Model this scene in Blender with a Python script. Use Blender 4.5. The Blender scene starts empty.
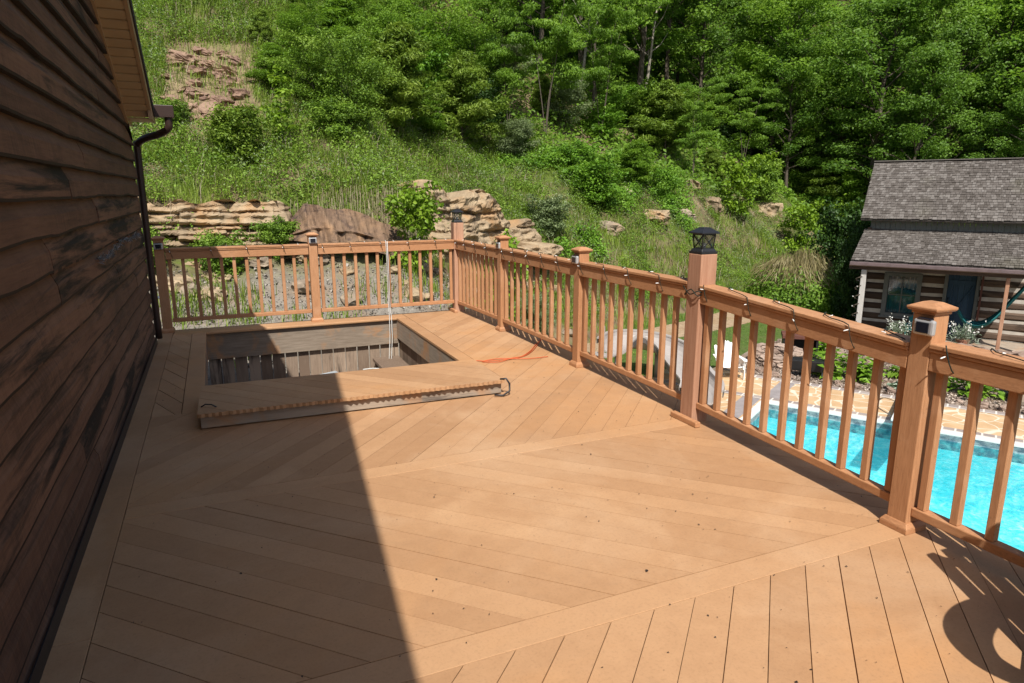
import bpy, bmesh, math, random
import numpy as np
from mathutils import Vector, Matrix, noise
from math import sin, cos, tan, pi, radians, sqrt, floor, atan2

random.seed(7)
S = bpy.context.scene
COL = S.collection
R = random.random
def U(a, b): return random.uniform(a, b)

# ------------------------------------------------------------------ naming
def tag(o, label=None, cat=None, group=None, kind=None):
    if label: o['label'] = label
    if cat: o['category'] = cat
    if group: o['group'] = group
    if kind: o['kind'] = kind
    return o
def empty(name, loc=(0, 0, 0), rz=0.0, label=None, cat=None, group=None):
    o = bpy.data.objects.new(name, None); COL.objects.link(o)
    o.empty_display_size = 0.2
    o.location = loc; o.rotation_euler = (0, 0, rz)
    return tag(o, label, cat, group)
def copy_tree(o, parent=None):
    c = o.copy(); COL.objects.link(c)
    if parent: c.parent = parent
    for ch in list(o.children): copy_tree(ch, c)
    return c

# ------------------------------------------------------------------ materials
def newmat(name):
    m = bpy.data.materials.new(name); m.use_nodes = True
    nt = m.node_tree; nt.nodes.clear()
    out = nt.nodes.new('ShaderNodeOutputMaterial')
    return m, nt, out
class N:
    """tiny node helper"""
    def __init__(s, nt): s.nt = nt
    def n(s, t, **kw):
        x = s.nt.nodes.new(t)
        for k, v in kw.items(): setattr(x, k, v)
        return x
    def l(s, a, b): s.nt.links.new(a, b)
    def coord(s, scale=(1, 1, 1), kind='Object', rot=(0, 0, 0)):
        tc = s.n('ShaderNodeTexCoord'); mp = s.n('ShaderNodeMapping')
        mp.inputs['Scale'].default_value = scale; mp.inputs['Rotation'].default_value = rot
        s.l(tc.outputs[kind], mp.inputs['Vector']); return mp.outputs['Vector']
    def noise(s, vec, scale, detail=4, rough=.55, dist=0):
        x = s.n('ShaderNodeTexNoise'); x.inputs['Scale'].default_value = scale
        x.inputs['Detail'].default_value = detail; x.inputs['Roughness'].default_value = rough
        x.inputs['Distortion'].default_value = dist
        if vec is not None: s.l(vec, x.inputs['Vector'])
        return x.outputs['Fac']
    def ramp(s, fac, stops, interp='LINEAR'):
        x = s.n('ShaderNodeValToRGB'); x.color_ramp.interpolation = interp
        e = x.color_ramp.elements
        while len(e) < len(stops): e.new(.5)
        for i, (p, c) in enumerate(stops):
            e[i].position = p
            e[i].color = (c, c, c, 1) if isinstance(c, (int, float)) else (c[0], c[1], c[2], 1)
        s.l(fac, x.inputs['Fac']); return x.outputs['Color']
    def mix(s, fac, a, b, mode='MIX'):
        x = s.n('ShaderNodeMix', data_type='RGBA', blend_type=mode)
        if isinstance(fac, (int, float)): x.inputs[0].default_value = fac
        else: s.l(fac, x.inputs[0])
        for i, v in ((6, a), (7, b)):
            if isinstance(v, tuple): x.inputs[i].default_value = (v[0], v[1], v[2], 1)
            else: s.l(v, x.inputs[i])
        return x.outputs[2]
    def math(s, op, a, b=0.0):
        x = s.n('ShaderNodeMath', operation=op)
        for i, v in ((0, a), (1, b)):
            if isinstance(v, (int, float)): x.inputs[i].default_value = v
            else: s.l(v, x.inputs[i])
        return x.outputs[0]
    def attr(s, name='rnd'):
        x = s.n('ShaderNodeAttribute'); x.attribute_name = name
        return x.outputs['Fac']
    def bump(s, h, strength=.3, dist=.01):
        x = s.n('ShaderNodeBump'); x.inputs['Strength'].default_value = strength
        x.inputs['Distance'].default_value = dist
        s.l(h, x.inputs['Height']); return x.outputs['Normal']
    def pbsdf(s, col, rough=.7, normal=None, spec=.3, metal=0):
        x = s.n('ShaderNodeBsdfPrincipled')
        if isinstance(col, tuple): x.inputs['Base Color'].default_value = (col[0], col[1], col[2], 1)
        else: s.l(col, x.inputs['Base Color'])
        if isinstance(rough, (int, float)): x.inputs['Roughness'].default_value = rough
        else: s.l(rough, x.inputs['Roughness'])
        x.inputs['Specular IOR Level'].default_value = spec
        x.inputs['Metallic'].default_value = metal
        if normal is not None: s.l(normal, x.inputs['Normal'])
        return x
def plain(name, col, rough=.6, metal=0, var=.12, scale=6, bump=.0, spec=.35):
    m, nt, out = newmat(name); h = N(nt)
    v = h.coord()
    n1 = h.noise(v, scale, 5)
    c = h.mix(h.ramp(n1, [(.3, 0.0), (.7, 1.0)]), tuple(x * (1 - var) for x in col), tuple(min(1, x * (1 + var)) for x in col))
    b = h.pbsdf(c, rough, h.bump(h.noise(v, scale * 12, 3), bump, .004) if bump else None, spec, metal)
    h.l(b.outputs[0], out.inputs[0]); return m

def wood_mat(name, a, b, grain=(1, 1, 1), gscale=30, dark=None, darkamt=.0, rough=.7, bump=.25, rndamt=.35, spec=.25, blot=1.2, stain=None):
    """board material: per-piece tone from the rnd attribute, grain along the long axis, weather blotches"""
    m, nt, out = newmat(name); h = N(nt)
    v = h.coord(grain)
    g = h.noise(v, gscale, 6, .65, .4)
    v2 = h.coord()
    bl = h.noise(v2, blot, 5, .6)
    f = h.math('ADD', h.math('MULTIPLY', g, .55), h.math('MULTIPLY', bl, .45))
    rn = h.attr()
    f = h.math('ADD', f, h.math('MULTIPLY', h.math('SUBTRACT', rn, .5), rndamt))
    c = h.mix(h.ramp(f, [(.28, 0.0), (.72, 1.0)]), a, b)
    if dark:
        dk = h.noise(h.coord(tuple(x * .5 + .12 for x in grain)), gscale * .28, 6, .7, .6)
        dk = h.math('ADD', dk, h.math('MULTIPLY', h.math('SUBTRACT', rn, .5), .25))
        c = h.mix(h.ramp(dk, [(.62 - darkamt, 0.0), (.74 - darkamt * .6, 1.0)]), c, dark)
    if stain:
        st = h.noise(v2, stain[1], 4, .6, 1.2)
        c = h.mix(h.ramp(st, [(stain[2], 0.0), (stain[2] + .14, stain[3])]), c, stain[0])
    n = h.bump(g, bump, .004)
    bb = h.pbsdf(c, rough, n, spec)
    h.l(bb.outputs[0], out.inputs[0]); return m

def leaf_mat(name, dark, mid, light, trans=.35, rough=.5, yellow=None):
    m, nt, out = newmat(name); h = N(nt)
    rn = h.attr()
    stops = [(0.0, dark), (.5, mid), (1.0, light)]
    c = h.ramp(rn, stops)
    if yellow:
        oi = h.n('ShaderNodeObjectInfo')
        c = h.mix(h.math('MULTIPLY', oi.outputs['Random'], .6), c, h.mix(.5, c, yellow), 'MIX')
    b = h.pbsdf(c, rough, None, .3)
    t = h.n('ShaderNodeBsdfTranslucent')
    h.l(h.mix(.5, c, (light[0] * 1.1, light[1] * 1.15, light[2] * .6)), t.inputs['Color'])
    ms = h.n('ShaderNodeMixShader'); ms.inputs[0].default_value = trans
    h.l(b.outputs[0], ms.inputs[1]); h.l(t.outputs[0], ms.inputs[2])
    h.l(ms.outputs[0], out.inputs[0]); return m

# ------------------------------------------------------------------ mesh builder
class MB:
    def __init__(s): s.v = []; s.f = []; s.r = []
    def add(s, vs, fs, rnd=None):
        o = len(s.v); s.v += [tuple(p) for p in vs]
        rr = R() if rnd is None else rnd
        for f in fs: s.f.append(tuple(i + o for i in f)); s.r.append(rr)
    def box(s, c, size, rot=None, rnd=None):
        x, y, z = (q / 2 for q in size)
        vs = [Vector((a * x, b * y, d * z)) for d in (-1, 1) for b in (-1, 1) for a in (-1, 1)]
        if rot is not None: vs = [rot @ p for p in vs]
        c = Vector(c); vs = [p + c for p in vs]
        s.add(vs, [(0, 2, 3, 1), (4, 5, 7, 6), (0, 1, 5, 4), (2, 6, 7, 3), (0, 4, 6, 2), (1, 3, 7, 5)], rnd)
    def bb(s, lo, hi, rnd=None):
        s.box([(a + b) / 2 for a, b in zip(lo, hi)], [abs(b - a) for a, b in zip(lo, hi)], None, rnd)
    def beam(s, p0, p1, w, h, rnd=None, up=(0, 0, 1)):
        p0, p1 = Vector(p0), Vector(p1); d = p1 - p0; L = d.length; d.normalize()
        u = Vector(up)
        if abs(d.dot(u)) > .98: u = Vector((0, 1, 0))
        sd = d.cross(u).normalized(); u = sd.cross(d).normalized()
        m = Matrix((sd, d, u)).transposed()
        s.box((p0 + p1) / 2, (w, L, h), m, rnd)
    def prism(s, poly, axis0, axis1, ext, origin, rnd=None):
        """poly 2d points (a,b) -> origin + a*axis0 + b*axis1, extruded by vector ext"""
        a0, a1, e, o = Vector(axis0), Vector(axis1), Vector(ext), Vector(origin)
        n = len(poly)
        vs = [o + a0 * p[0] + a1 * p[1] for p in poly]; vs += [v + e for v in vs]
        fs = [tuple(range(n))[::-1], tuple(range(n, 2 * n))] + [(i, (i + 1) % n, n + (i + 1) % n, n + i) for i in range(n)]
        s.add(vs, fs, rnd)
    def tube(s, pts, rad, n=6, rnd=None, caps=True):
        pts = [Vector(p) for p in pts]; k = len(pts)
        rs = rad if isinstance(rad, (list, tuple)) else [rad] * k
        vs = []; ref = None
        for i, p in enumerate(pts):
            t = (pts[min(i + 1, k - 1)] - pts[max(i - 1, 0)]).normalized()
            if ref is None: ref = t.orthogonal().normalized()
            a = (ref - t * ref.dot(t))
            a = a.normalized() if a.length > 1e-5 else t.orthogonal().normalized()
            ref = a; b = t.cross(a)
            vs += [p + (a * cos(2 * pi * j / n) + b * sin(2 * pi * j / n)) * rs[i] for j in range(n)]
        fs = [(i * n + j, i * n + (j + 1) % n, (i + 1) * n + (j + 1) % n, (i + 1) * n + j) for i in range(k - 1) for j in range(n)]
        if caps: fs += [tuple(range(n))[::-1], tuple(range((k - 1) * n, k * n))]
        s.add(vs, fs, rnd)
    def frustum(s, c, a, b, z0, z1, rot=None, rnd=None):
        """square frustum: half size a at z0, b at z1"""
        vs = [Vector((x * a, y * a, z0)) for x, y in ((-1, -1), (1, -1), (1, 1), (-1, 1))] + [Vector((x * b, y * b, z1)) for x, y in ((-1, -1), (1, -1), (1, 1), (-1, 1))]
        if rot is not None: vs = [rot @ p for p in vs]
        s.add([Vector(c) + p for p in vs], [(3, 2, 1, 0), (4, 5, 6, 7)] + [(i, (i + 1) % 4, 4 + (i + 1) % 4, 4 + i) for i in range(4)], rnd)
    def build(s, name, mat, parent=None, bevel=0, smooth=False, seg=2):
        me = bpy.data.meshes.new(name); me.from_pydata(s.v, [], s.f)
        a = me.attributes.new('rnd', 'FLOAT', 'FACE'); a.data.foreach_set('value', s.r)
        if smooth: me.polygons.foreach_set('use_smooth', [True] * len(s.f))
        me.materials.append(mat); me.update()
        o = bpy.data.objects.new(name, me); COL.objects.link(o)
        if parent: o.parent = parent
        if bevel:
            b = o.modifiers.new('bevel', 'BEVEL'); b.width = bevel; b.segments = seg; b.limit_method = 'ANGLE'
        return o

def tri_mesh(name, V, T, rnd, mat, parent=None, smooth=False):
    V = np.asarray(V, np.float32); T = np.asarray(T, np.int32)
    me = bpy.data.meshes.new(name)
    me.vertices.add(len(V)); me.vertices.foreach_set('co', V.ravel())
    me.loops.add(T.size); me.loops.foreach_set('vertex_index', T.ravel())
    me.polygons.add(len(T)); me.polygons.foreach_set('loop_start', np.arange(0, T.size, T.shape[1], dtype=np.int32))
    me.update(calc_edges=True)
    a = me.attributes.new('rnd', 'FLOAT', 'FACE'); a.data.foreach_set('value', np.asarray(rnd, np.float32))
    if smooth: me.polygons.foreach_set('use_smooth', np.ones(len(T), dtype=bool))
    me.materials.append(mat)
    o = bpy.data.objects.new(name, me); COL.objects.link(o)
    if parent: o.parent = parent
    return o

rng = np.random.default_rng(11)
def unit(a): return a / np.maximum(np.linalg.norm(a, axis=1, keepdims=True), 1e-6)
def leaves_arrays(C, Nn, L, W, rnd, fold=.25):
    """diamond leaves folded on the midrib; C centres, Nn normals, L/W lengths (arrays)"""
    n = len(C)
    t = unit(np.cross(Nn, rng.normal(size=(n, 3)))); b = np.cross(Nn, t)
    L = np.broadcast_to(L, (n,))[:, None]; W = np.broadcast_to(W, (n,))[:, None]
    V = np.stack([C - t * L / 2, C + b * W / 2 + Nn * W * fold + t * L * .05, C + t * L / 2 - Nn * L * .12, C - b * W / 2 + Nn * W * fold + t * L * .05], 1).reshape(-1, 3)
    i = np.arange(n)[:, None] * 4
    T = np.concatenate([i + np.array([[0, 1, 2]]), i + np.array([[0, 2, 3]])], 1).reshape(-1, 3)
    return V, T, np.repeat(rnd, 2)
def blade_arrays(P, H, W, lean, rnd):
    n = len(P); az = rng.uniform(0, 2 * pi, n)
    d = np.stack([np.cos(az), np.sin(az), np.zeros(n)], 1)
    az2 = az + pi / 2 + rng.normal(0, .5, n)
    sd = np.stack([np.cos(az2), np.sin(az2), np.zeros(n)], 1)
    H = H[:, None]; W = np.broadcast_to(W, (n,))[:, None]; lean = lean[:, None]
    up = np.array([[0, 0, 1.]])
    m = P + up * H * .55 + d * H * lean * .3
    tip = P + up * H * (1 - .35 * lean) + d * H * lean
    V = np.stack([P - sd * W / 2, P + sd * W / 2, m + sd * W * .42, m - sd * W * .42, tip], 1).reshape(-1, 3)
    i = np.arange(n)[:, None] * 5
    T = np.concatenate([i + np.array([[0, 1, 2]]), i + np.array([[0, 2, 3]]), i + np.array([[3, 2, 4]])], 1).reshape(-1, 3)
    return V, T, np.repeat(rnd, 3)
def join(parts):
    Vs, Ts, rs = [], [], []; o = 0
    for V, T, r in parts:
        Vs.append(V); Ts.append(T + o); rs.append(r); o += len(V)
    return np.concatenate(Vs), np.concatenate(Ts), np.concatenate(rs)

# ------------------------------------------------------------------ camera
F = 670.0; PITCH = math.atan(149.5 / F)
YAW = math.atan2(301, F * cos(PITCH) + 149.5 * sin(PITCH))
EYE = Vector((0, 0, 1.6))
FW = Vector((sin(YAW) * cos(PITCH), cos(YAW) * cos(PITCH), -sin(PITCH)))
RT = Vector((cos(YAW), -sin(YAW), 0)); UP = RT.cross(FW)
cam = bpy.data.cameras.new('camera'); co = bpy.data.objects.new('camera', cam); COL.objects.link(co)
cam.sensor_width = 36; cam.lens = F / 1024 * 36; cam.clip_start = .05; cam.clip_end = 600
co.matrix_world = Matrix.Translation(EYE) @ Matrix((RT, UP, -FW)).transposed().to_4x4()
S.camera = co
def ray(x, y): return (FW * F + RT * (x - 512) - UP * (y - 341.5)).normalized()
def atz(x, y, z):
    d = ray(x, y); return EYE + d * ((z - EYE.z) / d.z)
def px_of(P):
    q = Vector(P) - EYE; z = q.dot(FW)
    return 512 + F * q.dot(RT) / z, 341.5 - F * q.dot(UP) / z, z

# ------------------------------------------------------------------ light
SUN_EL, SUN_AZ = radians(51), radians(19.5)
w = bpy.data.worlds.new('World'); S.world = w; w.use_nodes = True
nt = w.node_tree; nt.nodes.clear()
wo = nt.nodes.new('ShaderNodeOutputWorld'); bg = nt.nodes.new('ShaderNodeBackground'); sk = nt.nodes.new('ShaderNodeTexSky')
sk.sky_type = 'NISHITA'; sk.sun_disc = False; sk.sun_elevation = SUN_EL; sk.sun_rotation = radians(180 + 19.5)
sk.air_density = 1.0; sk.dust_density = 2.2; sk.ozone_density = 1.0
bg.inputs[1].default_value = .098
nt.links.new(sk.outputs[0], bg.inputs[0]); nt.links.new(bg.outputs[0], wo.inputs[0])
sl = bpy.data.lights.new('sun', 'SUN'); sl.energy = 5.0; sl.angle = radians(.53); sl.color = (1, .955, .88)
so = bpy.data.objects.new('sun', sl); COL.objects.link(so)
sd = Vector((sin(SUN_AZ) * cos(SUN_EL), cos(SUN_AZ) * cos(SUN_EL), -sin(SUN_EL)))
so.rotation_euler = sd.to_track_quat('-Z', 'Y').to_euler(); so.location = (-6, -12, 20)
S.view_settings.view_transform = 'Standard'; S.view_settings.look = 'None'
S.view_settings.exposure = .38; S.view_settings.gamma = 1; S.view_settings.use_curve_mapping = False
S.cycles.max_bounces = 7; S.cycles.diffuse_bounces = 3; S.cycles.glossy_bounces = 3; S.cycles.transmission_bounces = 4
S.cycles.transparent_max_bounces = 8; S.cycles.use_denoising = True
S.cycles.sample_clamp_indirect = 4
S.cycles.caustics_reflective = False; S.cycles.caustics_refractive = False

# ------------------------------------------------------------------ pool frame (pool, cabin and their surroundings share it)
G = -2.6
TH = radians(31); PO = Vector((10.03, 9.87, 0)); E1 = Vector((sin(TH), -cos(TH), 0)); E2 = Vector((cos(TH), sin(TH), 0))
PROT = TH - pi / 2            # rotation that turns local X into E1
def pw(a, b, z=G): return PO + E1 * a + E2 * b + Vector((0, 0, z))
def to_pool(X, Y):
    dx, dy = X - PO.x, Y - PO.y
    return dx * E1.x + dy * E1.y, dx * E2.x + dy * E2.y

# ------------------------------------------------------------------ terrain
FX = [-60, -6, 0, 4, 7, 12, 18, 31, 45, 90]; FY = [11.0, 12.2, 12.4, 12.7, 14.3, 17.8, 20, 25.5, 36, 75]
def sstep(t): t = np.clip(t, 0, 1); return t * t * (3 - 2 * t)
_per = rng.permutation(4096)
def vnoise(x, y, seed=0):
    xi = np.floor(x).astype(int); yi = np.floor(y).astype(int); fx = x - xi; fy = y - yi
    fx = fx * fx * (3 - 2 * fx); fy = fy * fy * (3 - 2 * fy)
    def hsh(a, b): return _per[(_per[(a + seed * 17) % 4096] + b) % 4096] / 4096.
    return (hsh(xi, yi) * (1 - fx) + hsh(xi + 1, yi) * fx) * (1 - fy) + (hsh(xi, yi + 1) * (1 - fx) + hsh(xi + 1, yi + 1) * fx) * fy
def fbm(x, y, seed=0): return vnoise(x, y, seed) * .55 + vnoise(x * 2.1, y * 2.1, seed + 1) * .3 + vnoise(x * 4.3, y * 4.3, seed + 2) * .15 - .5
LEFT_S = [-5, 0, 2.2, 2.55, 3.0, 6.5, 40, 90]; LEFT_Z = [0, 0, 1.05, 1.2, 2.25, 3.9, 28, 52]
RIGHT_S = [-5, 0, 1.2, 4.2, 5.0, 8, 40, 90]; RIGHT_Z = [0, 0, .7, 3.7, 4.2, 6, 29, 54]
def terr(X, Y):
    X = np.asarray(X, float); Y = np.asarray(Y, float)
    yf = np.interp(X, FX, FY); dy = (np.interp(X + .5, FX, FY) - np.interp(X - .5, FX, FY))
    s = (Y - yf) / np.sqrt(1 + dy * dy) + fbm(X * .35, Y * .35, 3) * .8
    low = 1.9 * sstep((7.5 - X) / 4) * sstep((Y - 4) / 4)
    wr = sstep((X - 5.5) / 5)
    hl = np.interp(s, LEFT_S, LEFT_Z); hr = np.interp(s, RIGHT_S, RIGHT_Z)
    h = G - .06 + low + hl * (1 - wr) + hr * wr
    s2 = X * .88 + Y * .475 - 41
    h2 = G - .06 + np.interp(s2, [-5, 0, 3, 40, 80], [0, 0, .8, 24, 44])
    h = np.maximum(h, h2)
    amp = sstep((np.maximum(s, s2) - 0) / 3)
    h = h + amp * (fbm(X * .5, Y * .5, 9) * .9 + fbm(X * 1.7, Y * 1.7, 14) * .3) + fbm(X * 1.1, Y * 1.1, 5) * .10 * sstep((s + 6) / 3) * sstep((7.5 - X) / 2)
    a, b = to_pool(X, Y)
    flat = (a > -5.6) & (a < 13) & (b > -8) & (b < 13.5) & (s < .2)
    h = np.where(flat, G - .06, h)
    pit = (a > -.5) & (a < 10.6) & (b > -5.7) & (b < .5)
    h = np.where(pit, -4.7, h)
    return h
def tz(x, y): return float(terr(np.array([x]), np.array([y]))[0])
def place(px, py, dmin=9.0, dmax=120):
    """the point of the hillside seen at this pixel of the photograph"""
    d = ray(px, py); t = dmin; prev = t
    while t < dmax:
        p = EYE + d * t
        if p.z < tz(p.x, p.y):
            lo, hi = prev, t
            for _ in range(12):
                mid = (lo + hi) / 2; q = EYE + d * mid
                if q.z < tz(q.x, q.y): hi = mid
                else: lo = mid
            q = EYE + d * hi; return Vector((q.x, q.y, tz(q.x, q.y)))
        prev = t; t += .25
    q = EYE + d * dmax; return Vector((q.x, q.y, tz(q.x, q.y)))

# ================================================================== MATERIALS
M = {}
M['deck'] = wood_mat('composite_decking', (.355, .196, .098), (.440, .254, .132), (1, 1, 1), 11, rough=.66, bump=.06, rndamt=.42, spec=.25, blot=1.1,
                     stain=((.52, .32, .175), 1.1, .58, .55))
M['rail'] = wood_mat('composite_rail', (.34, .160, .075), (.48, .252, .128), (14, 14, 1.2), 6, rough=.55, bump=.18, rndamt=.25, spec=.3)
M['railh'] = wood_mat('composite_rail_horizontal', (.35, .164, .075), (.50, .262, .132), (3, 3, 14), 4, rough=.55, bump=.15, rndamt=.2, spec=.3)
M['cedar'] = wood_mat('weathered_cedar_post', (.26, .115, .062), (.50, .30, .20), (22, 22, 1.0), 3.2, dark=(.15, .075, .05), darkamt=.0, rough=.8, bump=.5, rndamt=.2)
M['siding'] = wood_mat('weathered_siding', (.090, .047, .030), (.205, .112, .070), (12, .8, 14), 4.5, dark=(.016, .012, .011), darkamt=.085, rough=.8, bump=.6, rndamt=.36, blot=2.2)
def _streak(m):
    nt = m.node_tree; h = N(nt); pb = [x for x in nt.nodes if x.type == 'BSDF_PRINCIPLED'][0]; src = pb.inputs['Base Color'].links[0].from_socket
    s1_ = h.noise(h.coord((1, 26, 2.2)), 1.6, 5, .65, .3); s2_ = h.noise(h.coord((1, .9, 2.6)), 1.1, 4, .6)
    f = h.ramp(h.math('ADD', h.math('MULTIPLY', s1_, .55), h.math('MULTIPLY', s2_, .6)), [(.57, 0.0), (.74, .40)])
    c = h.mix(f, src, (.017, .013, .012))
    h.l(h.mix(h.math('MULTIPLY', h.math('LESS_THAN', h.attr(), -.05), .85), c, (.010, .008, .007)), pb.inputs['Base Color'])  # faces with negative rnd go near black: the painted lap shadow
_streak(M['siding'])
def _deckwear(m):
    nt = m.node_tree; h = N(nt); pb = [x for x in nt.nodes if x.type == 'BSDF_PRINCIPLED'][0]; src = pb.inputs['Base Color'].links[0].from_socket
    v = h.coord(); big = h.noise(v, .55, 5, .6, .6); fn = h.noise(v, 75, 4, .7); mid = h.noise(v, 4.5, 6, .7, 1.5)
    c = h.mix(h.ramp(big, [(.50, 0.0), (.66, .55)]), src, (.50, .255, .105))
    c = h.mix(h.ramp(mid, [(.54, 0.0), (.74, .26)]), c, (.29, .170, .095))
    c = h.mix(h.ramp(h.noise(v, .9, 6, .62, .5), [(.50, 0.0), (.66, .40)]), c, (.52, .345, .21))
    c = h.mix(h.ramp(fn, [(.25, .35), (.5, 0.0)]), c, (.20, .115, .062))
    h.l(c, pb.inputs['Base Color'])
_deckwear(M['deck'])
def _railwear(m, sc):
    nt = m.node_tree; h = N(nt); pb = [x for x in nt.nodes if x.type == 'BSDF_PRINCIPLED'][0]; src = pb.inputs['Base Color'].links[0].from_socket
    g = h.noise(h.coord(sc), 7, 5, .7); s_ = h.noise(h.coord(), 3.5, 5, .65); d = h.noise(h.coord(), 22, 4, .7)
    c = h.mix(h.ramp(g, [(.35, .42), (.55, 0.0)]), src, (.235, .105, .048))
    c = h.mix(h.ramp(s_, [(.52, 0.0), (.72, .5)]), c, (.52, .315, .19))
    c = h.mix(h.ramp(d, [(.62, 0.0), (.72, .45)]), c, (.17, .085, .045))
    h.l(c, pb.inputs['Base Color'])
_railwear(M['rail'], (26, 26, 1.5)); _railwear(M['railh'], (5, 5, 26))
M['greywood'] = wood_mat('grey_weathered_timber', (.18, .140, .105), (.38, .31, .24), (1.0, 1.0, 14), 4, dark=(.07, .06, .055), darkamt=.03, rough=.85, bump=.5, rndamt=.4,
                         stain=((.38, .19, .08), 2.0, .52, .8))
M['fenceboard'] = wood_mat('brown_grey_pit_boards', (.15, .105, .075), (.33, .25, .185), (9, 9, .9), 5, dark=(.05, .037, .03), darkamt=.04, rough=.85, bump=.5, rndamt=.7)
M['logs'] = wood_mat('old_cabin_logs', (.045, .028, .02), (.115, .078, .055), (1, 1, 9), 3, dark=(.02, .014, .011), darkamt=.04, rough=.85, bump=.6, rndamt=.5)
M['chink'] = plain('chinking', (.42, .38, .33), .9, var=.2, scale=5, bump=.3)
M['greypost'] = wood_mat('bleached_porch_post', (.30, .28, .26), (.52, .50, .47), (9, 9, .8), 4, rough=.85, bump=.4)
M['soffit'] = plain('tan_vinyl_soffit', (.40, .285, .165), .5, var=.06)
M['fascia'] = plain('tan_fascia', (.33, .22, .125), .5, var=.06)
M['brownmetal'] = plain('dark_brown_metal', (.034, .018, .014), .42, var=.12, spec=.4)
M['black'] = plain('black_painted_metal', (.014, .014, .016), .42, var=.2, spec=.5)
M['blackrubber'] = plain('dark_green_wire', (.016, .022, .016), .55, var=.15)
M['white'] = plain('white_resin', (.78, .78, .76), .45, var=.04)
M['bulb'] = plain('clear_white_bulb', (.75, .75, .72), .25, var=.03)
M['silver'] = plain('silver_plastic', (.42, .42, .42), .35, .35, var=.1)
M['panel'] = plain('solar_panel', (.012, .014, .022), .12, var=.2, spec=.7)
M['rope'] = plain('white_rope', (.52, .52, .50), .8, var=.06, scale=60, bump=.4)
M['orange'] = plain('orange_cord', (.50, .105, .035), .5, var=.1)
M['tarp'] = plain('blue_grey_tarp', (.15, .19, .23), .55, var=.25, scale=4)
M['pitfloor'] = plain('pit_floor', (.25, .20, .16), .9, var=.3, scale=3, bump=.3)
M['teal'] = plain('teal_canvas', (.018, .155, .165), .8, var=.15, scale=4)
M['door'] = wood_mat('blue_plank_door', (.020, .048, .082), (.038, .075, .115), (7, 7, .8), 4, rough=.6, bump=.3)
M['frame'] = plain('grey_green_trim', (.13, .135, .125), .7, var=.15)
M['curtain'] = plain('pale_lace_curtain', (.50, .42, .36), .9, var=.2, scale=14)
M['tealcurtain'] = plain('teal_fabric', (.03, .24, .27), .8, var=.15)
M['rust'] = plain('rust_red_iron', (.12, .045, .032), .7, var=.3, scale=5)
M['iron'] = plain('black_iron', (.012, .012, .013), .5, var=.2)
M['slide'] = plain('grey_beige_fiberglass', (.34, .31, .29), .4, var=.06)
M['slide2'] = plain('dark_grey_slide_flange', (.10, .09, .085), .5, var=.1)
M['terracotta'] = plain('terracotta', (.30, .13, .08), .8, var=.15)

def glass_mat(name, col, rough=.05, alpha=.75):
    m, nt, out = newmat(name); h = N(nt)
    t = h.n('ShaderNodeBsdfTransparent'); t.inputs[0].default_value = (*col, 1)
    g = h.n('ShaderNodeBsdfGlossy'); g.inputs['Roughness'].default_value = rough
    fr = h.n('ShaderNodeFresnel'); fr.inputs[0].default_value = 1.5
    ms = h.n('ShaderNodeMixShader'); h.l(h.math('ADD', h.math('MULTIPLY', fr.outputs[0], alpha), .03), ms.inputs[0])
    h.l(t.outputs[0], ms.inputs[1]); h.l(g.outputs[0], ms.inputs[2]); h.l(ms.outputs[0], out.inputs[0]); return m
M['glass'] = glass_mat('window_glass', (.75, .80, .82))
M['lampglass'] = glass_mat('lantern_glass', (.82, .84, .84))

def shingle_mat():
    m, nt, out = newmat('wood_shakes'); h = N(nt)
    rn = h.attr(); v = h.coord()
    n1 = h.noise(h.coord((16, 2, 2)), 3, 4, .6); n2 = h.noise(v, .8, 4)
    f = h.math('ADD', h.math('MULTIPLY', rn, .38), h.math('ADD', h.math('MULTIPLY', n1, .38), h.math('MULTIPLY', n2, .35)))
    c = h.ramp(f, [(.2, (.050, .042, .035)), (.55, (.105, .092, .082)), (.9, (.205, .188, .172))])
    c = h.mix(h.ramp(h.noise(v, .5, 3), [(.5, 0.0), (.7, .5)]), c, (.10, .095, .06))
    b = h.pbsdf(c, .9, h.bump(n1, .5, .01), .15); h.l(b.outputs[0], out.inputs[0]); return m
M['shake'] = shingle_mat()

def rock_mat(name, a, b, cdark, stain, darkw=.58, vs=(.35, .35, 3.2)):
    m, nt, out = newmat(name); h = N(nt)
    v = h.coord(); vz = h.coord(vs)
    st = h.noise(vz, 2.2, 6, .6, .4); bl = h.noise(v, 1.1, 5, .6); fn = h.noise(v, 9, 6, .65)
    f = h.math('ADD', h.math('ADD', h.math('MULTIPLY', st, .4), h.math('MULTIPLY', bl, .3)), h.math('MULTIPLY', fn, .3))
    f = h.math('ADD', f, h.math('MULTIPLY', h.math('SUBTRACT', h.attr(), .5), .18))
    c = h.mix(h.ramp(f, [(.36, 0.0), (.64, 1.0)]), a, b)
    c = h.mix(h.ramp(h.noise(v, .8, 5, .6, .8), [(.5, 0.0), (.66, .75)]), c, stain)
    c = h.mix(h.ramp(h.noise(v, 1.6, 7, .7, .5), [(darkw, 0.0), (darkw + .1, .85)]), c, cdark)
    hb = h.math('ADD', h.math('MULTIPLY', fn, .5), h.math('MULTIPLY', st, .5))
    bb = h.pbsdf(c, .92, h.bump(hb, .7, .05), .15); h.l(bb.outputs[0], out.inputs[0]); return m
M['sandstone'] = rock_mat('tan_sandstone', (.185, .135, .088), (.415, .32, .205), (.085, .062, .045), (.36, .21, .10), .56)
M['greyrock'] = rock_mat('grey_tan_rock', (.20, .16, .12), (.42, .34, .25), (.08, .06, .05), (.30, .20, .12), .56)
M['darkslab'] = rock_mat('dark_brown_slab', (.100, .066, .048), (.25, .165, .105), (.050, .037, .034), (.30, .18, .10), .54, (4.5, .6, .5))
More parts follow.
